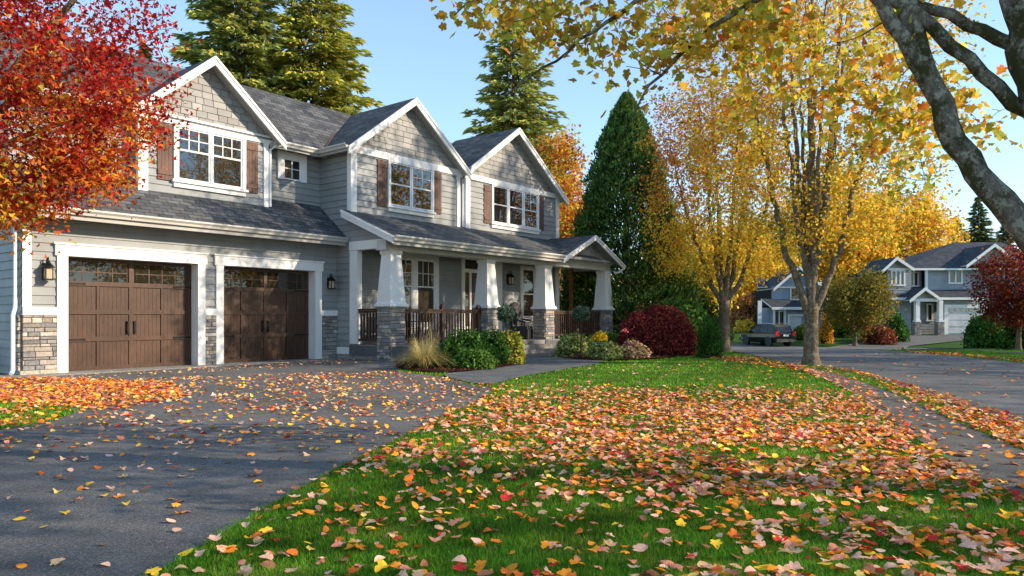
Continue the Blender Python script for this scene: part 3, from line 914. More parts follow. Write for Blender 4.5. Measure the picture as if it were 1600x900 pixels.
# ---- porch
def porch():
    mb = MB(); mb.box((7.12, -2.40, .16), (19.0, -.66, .42)); mb.box((11.75, -2.75, .0), (14.25, -2.39, .28)); mb.box((11.7, -3.08, .0), (14.2, -2.745, .14))
    mb.build('porch_floor', M_CONC, HOUSE)
    mb = MB(); mb.box((7.08, -2.43, .13), (11.72, -.66, .405)); mb.box((14.3, -2.43, .13), (19.03, -.66, .405)); mb.build('porch_skirt', M_SKIRT, HOUSE)
    mb = MB(); mb.box((7.12, -2.36, -.2), (11.7, -.66, .125)); mb.box((14.32, -2.36, -.2), (18.98, -.66, .125)); mb.build('porch_footing', M_CONC, HOUSE)
    mb = MB(); mb.box((7.18, -2.70, 3.325), (19.1, -.66, 3.345)); mb.build('porch_ceiling', M_CEIL, HOUSE)
    mb = MB(); mb.box((6.98, -2.33, 3.07), (19.0, -1.97, 3.32)); mb.box((6.96, -2.345, 3.045), (19.02, -1.95, 3.085)); mb.box((18.5, -1.97, 3.08), (18.8, -.66, 3.32)); mb.build('porch_beam', M_CREAM, HOUSE)
    for cs in (7.36, 11.43, 14.58, 18.66):
        d = -2.13
        mw = MB()
        def fr(b, z0, t, z1): mw.hexa([(cs - b, d - b, z0), (cs + b, d - b, z0), (cs + b, d + b, z0), (cs - b, d + b, z0), (cs - t, d - t, z1), (cs + t, d - t, z1), (cs + t, d + t, z1), (cs - t, d + t, z1)])
        fr(.335, 1.502, .335, 1.575); fr(.305, 1.576, .29, 1.62); fr(.28, 1.621, .19, 2.94); fr(.215, 2.941, .225, 3.044)
        for sx in (-1, 1):                                        # corner battens
            for sy in (-1, 1):
                pass
        c = mw.build('porch_column', M_WHITE, HOUSE, bevel=.006)
        ms = MB(); h = .26; z0 = -.02
        stones(ms, lambda a, z, o: (a, d - h - o, z), cs - h, cs + h, z0, 1.46, .01, .03)
        stones(ms, lambda a, z, o: (cs - h - o, a, z), d - h, d + h, z0, 1.46, .01, .03)
        stones(ms, lambda a, z, o: (cs + h + o, a, z), d - h, d + h, z0, 1.46, .01, .03)
        stones(ms, lambda a, z, o: (a, d + h + o, z), cs - h, cs + h, z0, 1.46, .01, .03)
        ms.box((cs - h - .055, d - h - .055, 1.455), (cs + h + .055, d + h + .055, 1.502), (.22, .21, .2))
        ms.build('stone_base', M_STONE, c)
    # railings
    def railing(p, q, posts=()):
        p, q = np.array(p), np.array(q); L = np.linalg.norm(q - p); u = (q - p) / L; n = np.array([-u[1], u[0]])
        def bar(mb, t0, t1, w, z0, z1):
            a, b = p + u * t0, p + u * t1
            c = [a - n * w, b - n * w, b + n * w, a + n * w]
            mb.hexa([(x, y, z0) for x, y in c] + [(x, y, z1) for x, y in c])
        mb = MB(); bar(mb, 0, L, .055, 1.40, 1.445); bar(mb, 0, L, .03, 1.33, 1.397); bar(mb, 0, L, .035, .53, .60)
        o = mb.build('railing', M_RAIL, HOUSE)
        k = max(3, int(L / .125))
        for i in range(k):
            t = (i + .5) * L / k; mm = MB(); bar(mm, t - .02, t + .02, .02, .602, 1.328); mm.build('baluster', M_RAIL, o)
        for t in posts:
            mm = MB(); bar(mm, t - .055, t + .055, .055, .43, 1.50); bar(mm, t - .07, t + .07, .07, 1.50, 1.53); bar(mm, t - .04, t + .04, .04, 1.53, 1.60); mm.build('newel_post', M_RAIL, o)
    railing((7.22, -.70), (7.22, -1.87), (.06,))
    railing((7.64, -2.13), (11.15, -2.13), (1.75, 3.38))
    railing((14.86, -2.13), (18.38, -2.13), (.06,))
    railing((18.72, -1.86), (18.72, -.72), (1.08,))
    mb = MB(); mb.box((18.35, -.80, .42), (18.47, -.68, 3.32)); mb.build('porch_post', mat_wood('cedar_post', (.20, .075, .03), (.38, .16, .06)), HOUSE)
porch()
mb = MB(); mb.box((-.80, .42, .02), (17.55, 7.85, 3.3)); mb.box((7.25, -.55, .02), (17.55, .5, 3.9)); mb.box((1.8, .85, 3.3), (17.5, 7.8, 6.0)); mb.box((7.25, -.55, 3.9), (11.65, .9, 5.95)); mb.box((12.15, -.55, 3.9), (17.55, .9, 5.95)); mb.box((-.8, .85, 3.3), (1.9, 7.8, 5.98)); mb.box((1.8, .5, 3.9), (5.1, .9, 5.95))
mb.build('house_core', M_DARK, HOUSE)  # dark filler boxes added inside so no light passes through the house

def hpt(s, d, z=0.0):
    p = hw(s, d); return (p[0], p[1], z)

# things on and by the porch
def porch_bench():
    e = empty('porch_bench', hpt(8.55, -1.15, .42), HOUSE.rotation_euler.z); tag(e, 'dark wooden slatted bench on the porch behind the railing', 'bench')
    mb = MB()
    for k in range(5): mb.box((-.62, -.30 + k * .095, .42), (.62, -.22 + k * .095, .45))
    mb.build('seat', M_RAIL, e)
    mb = MB()
    for k in range(11): mb.box((-.6 + k * .117, .17, .5), (-.55 + k * .117, .195, .86))
    mb.box((-.64, .165, .86), (.64, .205, .94)); mb.box((-.64, .165, .48), (.64, .2, .52)); mb.build('backrest', M_RAIL, e)
    for sx in (-1, 1):
        for y in (-.27, .16):
            mb = MB(); mb.box((sx * .58 - .03, y - .03, 0), (sx * .58 + .03, y + .03, .64 if y < 0 else .9)); mb.build('leg', M_RAIL, e)
        mb = MB(); mb.box((sx * .58 - .04, -.32, .64), (sx * .58 + .04, .2, .67)); mb.build('armrest', M_RAIL, e)
porch_bench()
def porch_chair():
    wk = mat_attr('dark_wicker', .8, 40, .4, .6, .01)
    e = empty('porch_chair', hpt(14.75, -1.02, .42), HOUSE.rotation_euler.z + .1); tag(e, 'dark grey round-backed wicker chair by the porch window', 'chair')
    mb = MB(); n = 16
    pr = [(math.cos(math.pi * k / n) * .36, 1.0 + math.sin(math.pi * k / n) * .32) for k in range(n + 1)] + [(-.36, .42), (.36, .42)]
    mb.face([(x, .16 + .1 * (z - .4), z) for x, z in pr], (.06, .06, .065)); mb.face([(x, .22 + .1 * (z - .4), z) for x, z in reversed(pr)], (.06, .06, .065))
    mb.tube([(x, .19 + .1 * (z - .4), z) for x, z in pr[:n + 1]], .035, 6, (.07, .068, .07)); mb.build('backrest', wk, e)
    mb = MB(); mb.box((-.36, -.32, .36), (.36, .22, .46), (.055, .055, .06)); mb.build('seat', wk, e)
    mb = MB(); mb.box((-.36, -.34, 0), (.36, .24, .355), (.05, .05, .054)); mb.build('base', wk, e)
    for sx in (-1, 1):
        mb = MB(); mb.tube([(sx * .37, -.34, .05), (sx * .37, -.34, .62), (sx * .37, .2, .72)], .035, 6, (.06, .058, .06)); mb.build('armrest', wk, e)
porch_chair()
def flower_bundle():
    e = empty('dried_corn_bundle', hpt(15.1, -1.75, .42), 0); tag(e, 'tied bundle of dried corn stalks with rusty leaves leaning by the porch column', 'corn bundle')
    rng = np.random.default_rng(4); mb = MB()
    for k in range(16):
        a = rng.uniform(0, 6.28); r0 = .09 * rng.uniform(.2, 1); x, y = math.cos(a) * r0, math.sin(a) * r0
        mb.tube([(x * 1.6, y * 1.6, 0), (x * .8 - .03, y * .8, .6), (x * 2 - .28, y * 2, 1.2 + rng.uniform(-.1, .1))], [.012, .012, .006], 5, (.06, .04, .025))
    mb.build('stalk', mat_attr('dry_stalk', .9), e)
    P = np.array([-.26, 0, 1.15]) + rng.normal(size=(150, 3)) * np.array([.10, .09, .15]); V, T, k = leaf_geo(P, .13 * rng.uniform(.6, 1.3, 150), 'diamond', None, 1, .4, rng)
    np_obj('foliage', V, T, np.repeat(pick([(.26, .06, .025), (.16, .05, .03), (.36, .12, .04)], [3, 2, 1], 150, rng), k, 0), M_LEAF, e)
flower_bundle()
def gas_meter():
    e = empty('gas_meter', hpt(-1.12, 1.25, 0), HOUSE.rotation_euler.z); tag(e, 'dark gas meter with bent pipes at the end wall of the garage', 'gas meter')
    mb = MB(); mb.tube([(0, 0, -.1), (0, 0, .55), (.0, .1, .62), (0, .3, .62), (0, .3, .42)], .025, 8); mb.tube([(0, .5, .42), (0, .5, .66), (.18, .5, .66)], .022, 8); mb.build('pipe', M_IRON, e)
    mb = MB(); mb.lathe([(.02, 0), (.13, .02), (.14, .1), (.14, .22), (.10, .28), (.02, .29)], (0, .40, .14), 14, sy=1.2); mb.build('meter_body', mat_flat('meter_grey', (.05, .055, .06), .5, .3), e, smooth=True)
    mb = MB(); mb.lathe([(.02, -.02), (.08, 0), (.08, .05), (.02, .06)], (0, .1, .58), 12); mb.build('regulator', M_IRON, e)
gas_meter()

# ================================================================== GROUND
def inpoly(P, poly):
    x, y = P[:, 0], P[:, 1]; r = np.zeros(len(P), bool); j = len(poly) - 1
    for i in range(len(poly)):
        xi, yi = poly[i]; xj, yj = poly[j]
        r ^= ((yi > y) != (yj > y)) & (x < (xj - xi) * (y - yi) / (yj - yi + 1e-12) + xi); j = i
    return r

def smooth_poly(pts, n=2):
    p = np.array(pts, float)
    for _ in range(n):
        q = np.roll(p, -1, 0); p = np.stack([.75 * p + .25 * q, .25 * p + .75 * q], 1).reshape(-1, 2)
    return p

def sheet(name, poly, off, mat, kind='structure', step=1.0, thick=0):
    poly = [tuple(p) for p in poly]
    mn, mx = np.min(poly, 0), np.max(poly, 0)
    g = np.stack(np.meshgrid(np.arange(mn[0], mx[0], step), np.arange(mn[1], mx[1], step)), -1).reshape(-1, 2) + .013
    g = g[inpoly(g, poly)]
    vs = [Vector(p) for p in poly] + [Vector(p) for p in g]
    ed = [(i, (i + 1) % len(poly)) for i in range(len(poly))]
    V, E, Fc, *_ = delaunay_2d_cdt(vs, ed, [], 1, 1e-5)
    P = np.array([(v[0], v[1]) for v in V]); z = zt(P[:, 0], P[:, 1]) + off + .012 * sstep(17, 24, P[:, 1])
    me = bpy.data.meshes.new(name); me.from_pydata([(a, b, c) for (a, b), c in zip(P, z)], [], [tuple(reversed(f)) if False else tuple(f) for f in Fc])
    me.materials.append(mat); me.update()
    o = link(bpy.data.objects.new(name, me)); o['kind'] = kind
    return o

def ground():
    xs = np.concatenate([-np.geomspace(400, 26, 12), np.arange(-25, 46, 1.0), np.geomspace(47, 500, 14)])
    ys = np.concatenate([np.arange(-20, 80, 1.0), np.geomspace(81, 900, 18)])
    X, Y = np.meshgrid(xs, ys); Z = zt(X, Y) - .006; nx, ny = len(xs), len(ys)
    V = np.stack([X, Y, Z], -1).reshape(-1, 3); fs = []
    for j in range(ny - 1):
        for i in range(nx - 1): a = j * nx + i; fs.append((a, a + 1, a + nx + 1, a + nx))
    me = bpy.data.meshes.new('ground'); me.from_pydata(V.tolist(), [], fs); me.materials.append(M_GROUND)
    me.polygons.foreach_set('use_smooth', [True] * len(fs)); me.update()
    o = link(bpy.data.objects.new('ground', me)); o['kind'] = 'structure'
ground()

G = lambda *q: [tuple(gp(x, y)[:2]) for x, y in q]
H2 = lambda *q: [tuple(hw(s, d)) for s, d in q]
drive_poly = G((775, 606), (742, 630), (682, 655), (602, 695), (520, 735), (420, 790), (330, 845), (240, 900)) + [(-2.1, 2.6), (-2.3, 1.0), (-2.4, -6), (-9.5, -6), (-8.2, 3.5), (-6.3, 6.6)] + \
    G((60, 665), (135, 640)) + [(-7.3, 10.6), (-9.6, 12.2), (-11.5, 13.0)] + H2((-1.4, -.45), (7.2, -.45), (7.6, -2.62)) + [(-2.6, 15.9)] + G((690, 588), (740, 603))
walk_poly = G((690, 588), (760, 604), (800, 592), (870, 579), (950, 566.5), (925, 562), (885, 560.5)) + H2((14.2, -3.1), (11.7, -3.1)) + G((822, 566), (770, 577), (700, 583))
side_poly = G((1225, 570), (1290, 592), (1340, 618), (1390, 655), (1450, 700), (1530, 748), (1600, 782)) + [(2.9, 3.6), (2.4, 1.5), (2.3, -4), (3.4, -4), (3.5, 1.5), (3.9, 4.2)] + G((1600, 706), (1500, 662), (1450, 640), (1400, 617), (1343, 596), (1300, 583), (1250, 572))
road_poly = G((1100, 541), (1120, 545), (1150, 551), (1185, 557), (1222, 566), (1255, 571), (1287, 571), (1313, 576), (1363, 589), (1413, 606), (1480, 627), (1573, 657)) + [(5.55, 7.4), (5.2, 4), (5.0, -6), (13.5, -6), (13.6, 10)] + G((1600, 568), (1493, 557), (1385, 549.5), (1330, 545.5), (1300, 543), (1233, 541), (1165, 534), (1100, 529.5))
far_drive = G((1288, 544), (1340, 533.5), (1413, 524), (1478, 523.5), (1516, 523.5), (1505, 527), (1420, 541), (1385, 549.0), (1330, 546))
far_walk = G((1400, 544), (1440, 543.2), (1600, 551), (1600, 554), (1440, 546), (1390, 547))
bed1 = smooth_poly(G((612, 572), (640, 581), (700, 584), (770, 577.5), (826, 567)) + H2((11.65, -2.95), (11.6, -2.45), (7.5, -2.45)), 2)
bed2 = smooth_poly(G((868, 559), (925, 564.5), (990, 563), (1052, 560), (1060, 556)) + [(5.6, 26), (4.6, 28.2)] + H2((18.9, -2.45), (14.3, -2.45), (14.2, -3.05)), 2)
bed3 = smooth_poly(G((1085, 560), (1130, 559), (1132, 553), (1090, 552)), 1)
sheet('driveway', smooth_poly(drive_poly, 1), .004, M_DRIVE)
sheet('walkway', smooth_poly(walk_poly, 1), .012, M_WALK)
sheet('sidewalk', smooth_poly(side_poly, 2), .010, M_SIDEWALK)
sheet('road', smooth_poly(road_poly, 2), -.0005, M_ROAD)
sheet('neighbour_driveway', far_drive, .006, M_ROAD)
sheet('far_sidewalk', far_walk, .012, M_SIDEWALK)
sheet('mulch_bed', bed1, .03, M_MULCH); sheet('mulch_bed', bed2, .03, M_MULCH); sheet('mulch_bed', bed3, .03, M_MULCH)
def apron():
    mb = MB(); a = hw(-1.6, -.75); mb.box((-1.6, -.62, -.1), (7.12, .34, .018)); o = mb.build('garage_apron', M_CONC)
    o.location = HOUSE.location; o.rotation_euler = HOUSE.rotation_euler; o['kind'] = 'structure'
apron()
HARD = [np.array(drive_poly), np.array(walk_poly), np.array(side_poly), np.array(road_poly), np.array(bed1), np.array(bed2)]

# ---- grass blades
def grass(name, n, y0, y1, powr, xlim, clipf, seed):
    rng = np.random.default_rng(seed)
    u = rng.uniform(0, 1, n); k = 1 - powr
    Y = (y0 ** k + u * (y1 ** k - y0 ** k)) ** (1 / k)
    X = rng.uniform(-1, 1, n) * (Y * .80 + 1.0)
    P = np.stack([X, Y], 1)
    q = P + rng.normal(size=P.shape) * .012
    ok = clipf(P)
    for h in HARD: ok &= ~inpoly(q, h)
    P = P[ok]; n = len(P); Yk = np.maximum(1, P[:, 1] / 4.2)
    z = zt(P[:, 0], P[:, 1]) - .008
    f = clumpy(np.c_[P, np.zeros(n)], rng, .9, 3); f2 = clumpy(np.c_[P, np.zeros(n)], rng, .22, 9)
    hgt = rng.uniform(.022, .050, n) * (1 + .18 * f2)
    w = .0022 * Yk * rng.uniform(.7, 1.4, n)
    a = rng.uniform(0, 6.283, n); lean = rng.uniform(.1, 1.0, n) * hgt; b = rng.uniform(0, 6.283, n)
    dx, dy = np.cos(a) * w, np.sin(a) * w
    V = np.zeros((n, 3, 3))
    V[:, 0] = np.c_[P[:, 0] - dx, P[:, 1] - dy, z]; V[:, 1] = np.c_[P[:, 0] + dx, P[:, 1] + dy, z]
    V[:, 2] = np.c_[P[:, 0] + np.cos(b) * lean, P[:, 1] + np.sin(b) * lean, z + hgt]
    T = np.arange(n * 3).reshape(-1, 3)
    C = pick([(.115, .31, .022), (.18, .41, .034), (.07, .21, .018), (.28, .34, .06), (.36, .30, .12)], [4, 4, 3, 1.4, .35], n, rng) * (1 + .22 * f + .15 * f2)[:, None]
    C = C * (1 + np.clip(clumpy(np.c_[P, np.zeros(n)], rng, .5, 15), 0, 1)[:, None] * np.array([.55, .12, .5]))
    o = np_obj(name, V.reshape(-1, 3), T, np.clip(C, .003, .6), M_GRASSB); o['kind'] = 'stuff'
    return o
house_edge = lambda P: (((P[:, 0] - OX) * N[0] + (P[:, 1] - OY) * N[1]) < -2.5) | (P[:, 0] > 4.5)
grass('lawn_grass', 780000, 2.6, 40, 1.55, 0, lambda P: house_edge(P), 5)

# ---- fallen leaves
F_COL = {'yellow': (.78, .46, .04), 'orange': (.72, .25, .03), 'dark orange': (.56, .14, .03), 'red': (.46, .035, .03), 'pale pinkish': (.66, .37, .26), 'tan': (.55, .33, .18), 'brown': (.24, .10, .06), 'coral': (.60, .22, .14), 'gold': (.70, .48, .12)}
LAWN_W = {'yellow': 1.3, 'orange': 4.2, 'dark orange': 2.6, 'red': 1.2, 'pale pinkish': 4.2, 'tan': 2.8, 'brown': 1.4, 'coral': 4.2, 'gold': .6}
DRIVE_W = {'yellow': 2, 'orange': 2.6, 'dark orange': 1.6, 'red': .9, 'pale pinkish': 3.4, 'tan': 3, 'brown': 1.4, 'coral': 1, 'gold': 1.6}
PILE_W = {'yellow': 1.4, 'orange': 4.5, 'dark orange': 4.5, 'red': 1.4, 'pale pinkish': .9, 'tan': 1.5, 'brown': 1.2, 'coral': 2.2, 'gold': 1}
CN = list(F_COL)
LV = []   # (x, y, z, size, colour index, surface)
def scatter(poly, per_m2, W, surf, seed, dens=None, size=(.05, .09), zoff=.012, clump=.5):
    rng = np.random.default_rng(seed); poly = np.array(poly); mn, mx = poly.min(0), poly.max(0)
    n = int((mx[0] - mn[0]) * (mx[1] - mn[1]) * per_m2)
    P = rng.uniform(size=(n, 2)) * (mx - mn) + mn
    ok = inpoly(P, poly)
    pr = np.ones(n)
    if dens is not None: pr *= dens(P)
    pr *= np.clip(1 + clump * (clumpy(np.c_[P, P[:, :1] * 0], rng, .55, seed) + .6 * clumpy(np.c_[P, P[:, :1] * 0], rng, .16, seed + 1)), .05, 3) / (1 + clump * .6)
    ok &= rng.uniform(0, 1, n) < pr
    P = P[ok]; n = len(P); w = np.array([W[c] for c in CN]); w = w / w.sum()
    c = rng.choice(len(CN), n, p=w); s = rng.uniform(*size, n)
    for i in range(n): LV.append((P[i, 0], P[i, 1], float(zt(P[i, 0], P[i, 1])) + zoff + rng.uniform(0, .018), s[i], c[i], surf))
notw = lambda P: ~(inpoly(P, HARD[0]) | inpoly(P, HARD[1]) | inpoly(P, HARD[2]) | inpoly(P, HARD[3]))
def lawn_d(P):
    x, y = P[:, 0], P[:, 1]
    far = 1 - sstep(7.8, 13.6, y + .10 * x)                    # thins out up the lawn
    near = .34 + .66 * sstep(4.0, 7.2, y + .55 * np.clip(x, -2, 3))
    rightb = .55 + .45 * sstep(-.6, 1.6, x)
    return np.clip(far * near * rightb + .012, 0, 1) * notw(P) * (sstep(-2.6, -1.0, x) * .75 + .25)
scatter([(-2.6, 2.6), (4.4, 2.6), (6.6, 8), (7.6, 16), (6, 20), (1.5, 17), (-1.2, 13)], 540, LAWN_W, 'lawn', 21, lawn_d, (.042, .084), .022, .7)
scatter([(-8.5, 2.6), (-1.2, 2.6), (0, 13), (-2.4, 16.2), (-11.3, 12.4)], 100, DRIVE_W, 'driveway', 22, lambda P: inpoly(P, HARD[0]) * (.17 + .58 * sstep(4.6, 9.5, P[:, 1]) + .4 * sstep(-5, -8.5, P[:, 0])) , (.045, .08), .008, .55)
scatter([(-12.2, 12.9), (-7.4, 10.2), (-5.3, 9.3), (-4.9, 10.8), (-6.2, 13.2), (-9.4, 14.4)], 330, PILE_W, 'pile', 23, None, (.05, .085), .012, .25)
scatter([(-9.5, 11), (-7.2, 7.4), (-5.2, 7.0), (-5.0, 9.6), (-7, 11)], 150, PILE_W, 'pile', 24, lambda P: ~inpoly(P, HARD[0]) * 1.0, (.05, .085), .02, .6)
scatter(side_poly, 46, LAWN_W, 'sidewalk', 25, None, (.05, .085), .014, .6)
scatter(G((1225, 568), (1340, 619), (1450, 703), (1600, 790)) + [(4.0, 3.2)] + G((1600, 760), (1450, 680), (1340, 605), (1250, 570)), 120, LAWN_W, 'sidewalk', 26, lambda P: .75, (.05, .085), .016, .5)
verge = G((1287, 572), (1363, 590), (1413, 607), (1480, 627), (1573, 657)) + [(5.5, 7.2), (5.9, 7.4)] + G((1600, 655), (1480, 617), (1413, 599), (1340, 580))
scatter(verge, 190, PILE_W, 'road edge', 27, None, (.05, .085), .012, .5)
scatter(G((1250, 572), (1343, 594), (1500, 660), (1600, 706), (1600, 660), (1413, 606), (1300, 574)), 60, LAWN_W, 'verge', 28, None, (.05, .08), .02, .6)
scatter(G((1255, 560), (1600, 660), (1600, 570), (1400, 552)), 3.2, PILE_W, 'road', 29, None, (.05, .085), .008, .5)
scatter(G((1600, 568), (1493, 557), (1420, 552), (1420, 549), (1493, 553.5), (1600, 563)), 60, PILE_W, 'road edge', 30, None, (.06, .1), .02, .4)
scatter(G((1120, 557), (1180, 559), (1250, 573), (1300, 590), (1225, 577), (1110, 561)), 110, PILE_W, 'tree foot', 31, None, (.05, .09), .02, .4)
scatter(H2((-.5, -.6), (7, -.6), (7, -2.4), (-.5, -2.4)), 26, DRIVE_W, 'driveway', 32, None, (.045, .075), .01, .6)

def fallen():
    rng = np.random.default_rng(77); A = np.array([l[:5] for l in LV]); surf = [l[5] for l in LV]
    px = A[:, 0] / A[:, 1] * F; py = (EYE - A[:, 2]) / A[:, 1] * F + HZ
    vis = (np.abs(px) < 790) & (py < 893) & (A[:, 1] > 3)
    score = np.where(vis, A[:, 3] / A[:, 1], 0)
    # keep largest apart so each single leaf can be told from the next
    order = np.argsort(-score); big = list(order[:300]); rest = np.setdiff1d(np.arange(len(A)), big)
    kinds = np.array(['maple', 'maple2', 'oval', 'oval', 'maple'])
    kk = rng.integers(0, 5, len(A))
    mats_done = {}
    e_t, V, T, C = 0, [], [], []; off = 0
    for k in range(5):
        ids = rest[kk[rest] == k]
        if not len(ids): continue
        v, t, ns = leaf_geo(A[ids, :3], A[ids, 3], kinds[k], np.tile((0, 0, 1.0), (len(ids), 1)), .26, .38, rng)
        c = np.array([F_COL[CN[int(i)]] for i in A[ids, 4]]) * (1 + rng.normal(size=(len(ids), 1)) * .16)
        V.append(v); T.append(t + off); C.append(np.repeat(np.clip(c, .005, .95), ns, 0)); off += len(v)
    o = np_obj('fallen_leaves', np.concatenate(V), np.concatenate(T), np.concatenate(C), M_FALLEN); o['kind'] = 'stuff'
    # the 300 that show largest: leaves of their own
    word = {'maple': 'lobed', 'maple2': 'ragged lobed', 'oval': 'oval', 'diamond': 'narrow'}
    place = {'lawn': 'on the mown lawn', 'driveway': 'on the dark driveway', 'sidewalk': 'by the sidewalk', 'verge': 'on the verge', 'road edge': 'at the road edge', 'pile': 'in the leaf pile', 'road': 'on the road', 'tree foot': 'by the tree'}
    protos = {}
    for i in big:
        cn = CN[int(A[i, 4])]; kd = kinds[kk[i]]; var = int(rng.integers(0, 3)); key = (cn, kd, var)
        if key not in protos:
            r2 = np.random.default_rng(len(protos) + 500)
            v, t, ns = leaf_geo(np.zeros((1, 3)), np.ones(1), kd, np.array([[0, 0, 1.0]]), .13, .42, r2)
            c = np.tile(np.clip(np.array(F_COL[cn]) * (1 + r2.normal() * .12), .005, .95), (len(t), 1)) * (1 + r2.normal(size=(len(t), 1)) * .10)
            b = MB()
            # stalk
            sd = v[1] - v[0]; sd = sd / (np.linalg.norm(sd) + 1e-9)
            n0 = len(v); w = np.cross(sd, [0, 0, 1]) * .012
            v = np.concatenate([v, [v[1] - w, v[1] + w, v[1] + sd * .45 + np.array([0, 0, .08])]]); t = np.concatenate([t, [(n0, n0 + 1, n0 + 2)]]); c = np.concatenate([c, c[:1] * .6])
            ob = np_obj('fallen_leaf', v, t, c, M_FALLEN); protos[key] = ob; first = True
        else:
            ob = protos[key].copy(); COL.objects.link(ob)
        ob.location = A[i, :3]; s = A[i, 3] * 1.05; ob.scale = (s, s, s); ob.rotation_euler = (rng.normal() * .16, rng.normal() * .16, rng.uniform(0, 6.28))
        sf = surf[i] if surf[i] in place else 'lawn'
        tag(ob, f'{cn} {word[kd]} fallen leaf lying {place[sf]}', 'leaf', f'fallen leaves {place[sf]}')
fallen()

# ================================================================== TREES
def col_gold(seed, orange=.0, zmid=0.0, top=None):
    def f(P, rng):
        a = clumpy(P, rng, 1.6, seed); b = clumpy(P, rng, .7, seed + 1)
        left_ = -P[:, 0] / 3.5; up = (P[:, 2] - zmid) / 5
        return mixcol(P, rng, [((GOLD, YEL, YGR), (5, 3, 1.6), a * .5 + .35), ((ORG, GOLD, PINK), (4, 2, 2), b * .7 + left_ * .45 + up * .55 - .35 + orange), ((YGR, GRN, GOLD), (4, 1.2, 2), -a * .8 - up * .35 - .35)])
    return f

# --- street maple with many rising stems
def multistem(rng, fork, tops, r0, base_r, h_low):
    stems = [resample([(0, 0, -.4), (.0, 0, .0), (-.02, 0, .25), (0, 0, h_low * .6), (0, 0, h_low)], [base_r * 1.7, base_r * 1.45, base_r * 1.08, base_r * .95, base_r * .98], .15)]
    for (x, y, z, zf, r) in tops:
        m = np.array([x * .30, y * .30, zf + (z - zf) * .16]); n_ = np.array([x * .62, y * .62, zf + (z - zf) * .5])
        p, q = resample([(0, 0, max(.5, zf - .35)), (x * .05, y * .05, zf), m, n_, (x * .86, y * .86, zf + (z - zf) * .8), (x, y, z)], [r * 1.1, r, r * .85, r * .55, r * .28, .015], .25)
        p[2:-1] += rng.normal(size=(len(p) - 3, 3)) * .03
        stems.append((p, q))
    return stems

def street_tree(name, label, base, tops, base_r, fork, envs, natt, leafn, lsize, colfn, seed, group=None, sigma=.17):
    rng = np.random.default_rng(seed)
    stems = multistem(rng, fork, tops, 0, base_r, fork)
    att = np.concatenate([ell(int(natt * w), c, r, rng, .25) for c, r, w in envs])
    f = clumpy(att, rng, .8, seed); att = att[(f > -.75)]
    return tree(name, label, 'tree', base, stems, att, leafn, sigma, lsize, 'diamond', colfn, seed, M_BARKD, group)

tA = gp(1268, 570)
street_tree('street_maple', 'tall golden many-stemmed maple with bare grey trunk standing between sidewalk and road', tuple(tA),
    [(-1.75, .2, 8.6, 1.35, .095), (-1.2, -.4, 10.2, 1.9, .08), (-.55, .5, 11.4, 2.3, .085), (-.1, -.2, 12, 1.75, .12), (.3, .6, 11.6, 2.5, .08), (.75, -.5, 11.4, 2.0, .10), (1.25, .4, 10.4, 2.4, .08), (1.95, -.2, 8.8, 1.45, .09), (.2, 1.4, 10.0, 1.8, .075), (-.2, -1.4, 10.0, 2.2, .07)],
    .175, 1.55, [((0, 0, 7.6), (3.7, 3.4, 4.8), .62), ((-1.1, 0, 9.4), (3.7, 3, 3.0), .2), ((1.7, .3, 4.6), (1.8, 2.0, 1.5), .10), ((-1.9, 0, 5.2), (1.5, 1.6, 1.7), .08), ((0, 0, 3.4), (1.1, 1.1, .8), .03)],
    1050, 38, .10, col_gold(3, -.12, 6.5), 101)
tB = np.array([8.26, 28.0, float(zt(8.26, 28.0))])
street_tree('street_maple', 'yellow spreading maple with slim forked trunk beyond the clipped green shrub', tuple(tB),
    [(-2.0, .2, 7.8, 1.9, .11), (-1.1, -.5, 9.4, 2.1, .10), (-.3, .6, 10.4, 2.3, .12), (.5, -.4, 10.3, 2.2, .11), (1.3, .4, 9.4, 2.0, .11), (2.2, 0, 7.8, 1.9, .11)],
    .22, 2.0, [((0, 0, 6.4), (3.3, 3.0, 3.9), .62), ((-.5, 0, 8.4), (2.9, 2.6, 2.4), .2), ((1.7, 0, 3.9), (1.7, 1.8, 1.2), .10), ((-1.6, 0, 4.0), (1.6, 1.7, 1.3), .08)],
    760, 38, .12, lambda P, rng: mixcol(P, rng, [((YEL, GOLD, (.75, .52, .06)), (5, 3, 3), (5.2 - P[:, 2]) * .35 + .25 + .4 * clumpy(P, rng, 1.5, 8)), ((ORG, GOLD, PINK, RUST), (3, 4, 3, .6), (P[:, 2] - 5.6) * .30 - P[:, 0] * .12 + .4 * clumpy(P, rng, 1.2, 9)), ((YGR, GOLD), (2, 2), -.25 + .4 * clumpy(P, rng, 1.0, 12))]), 102, sigma=.22)
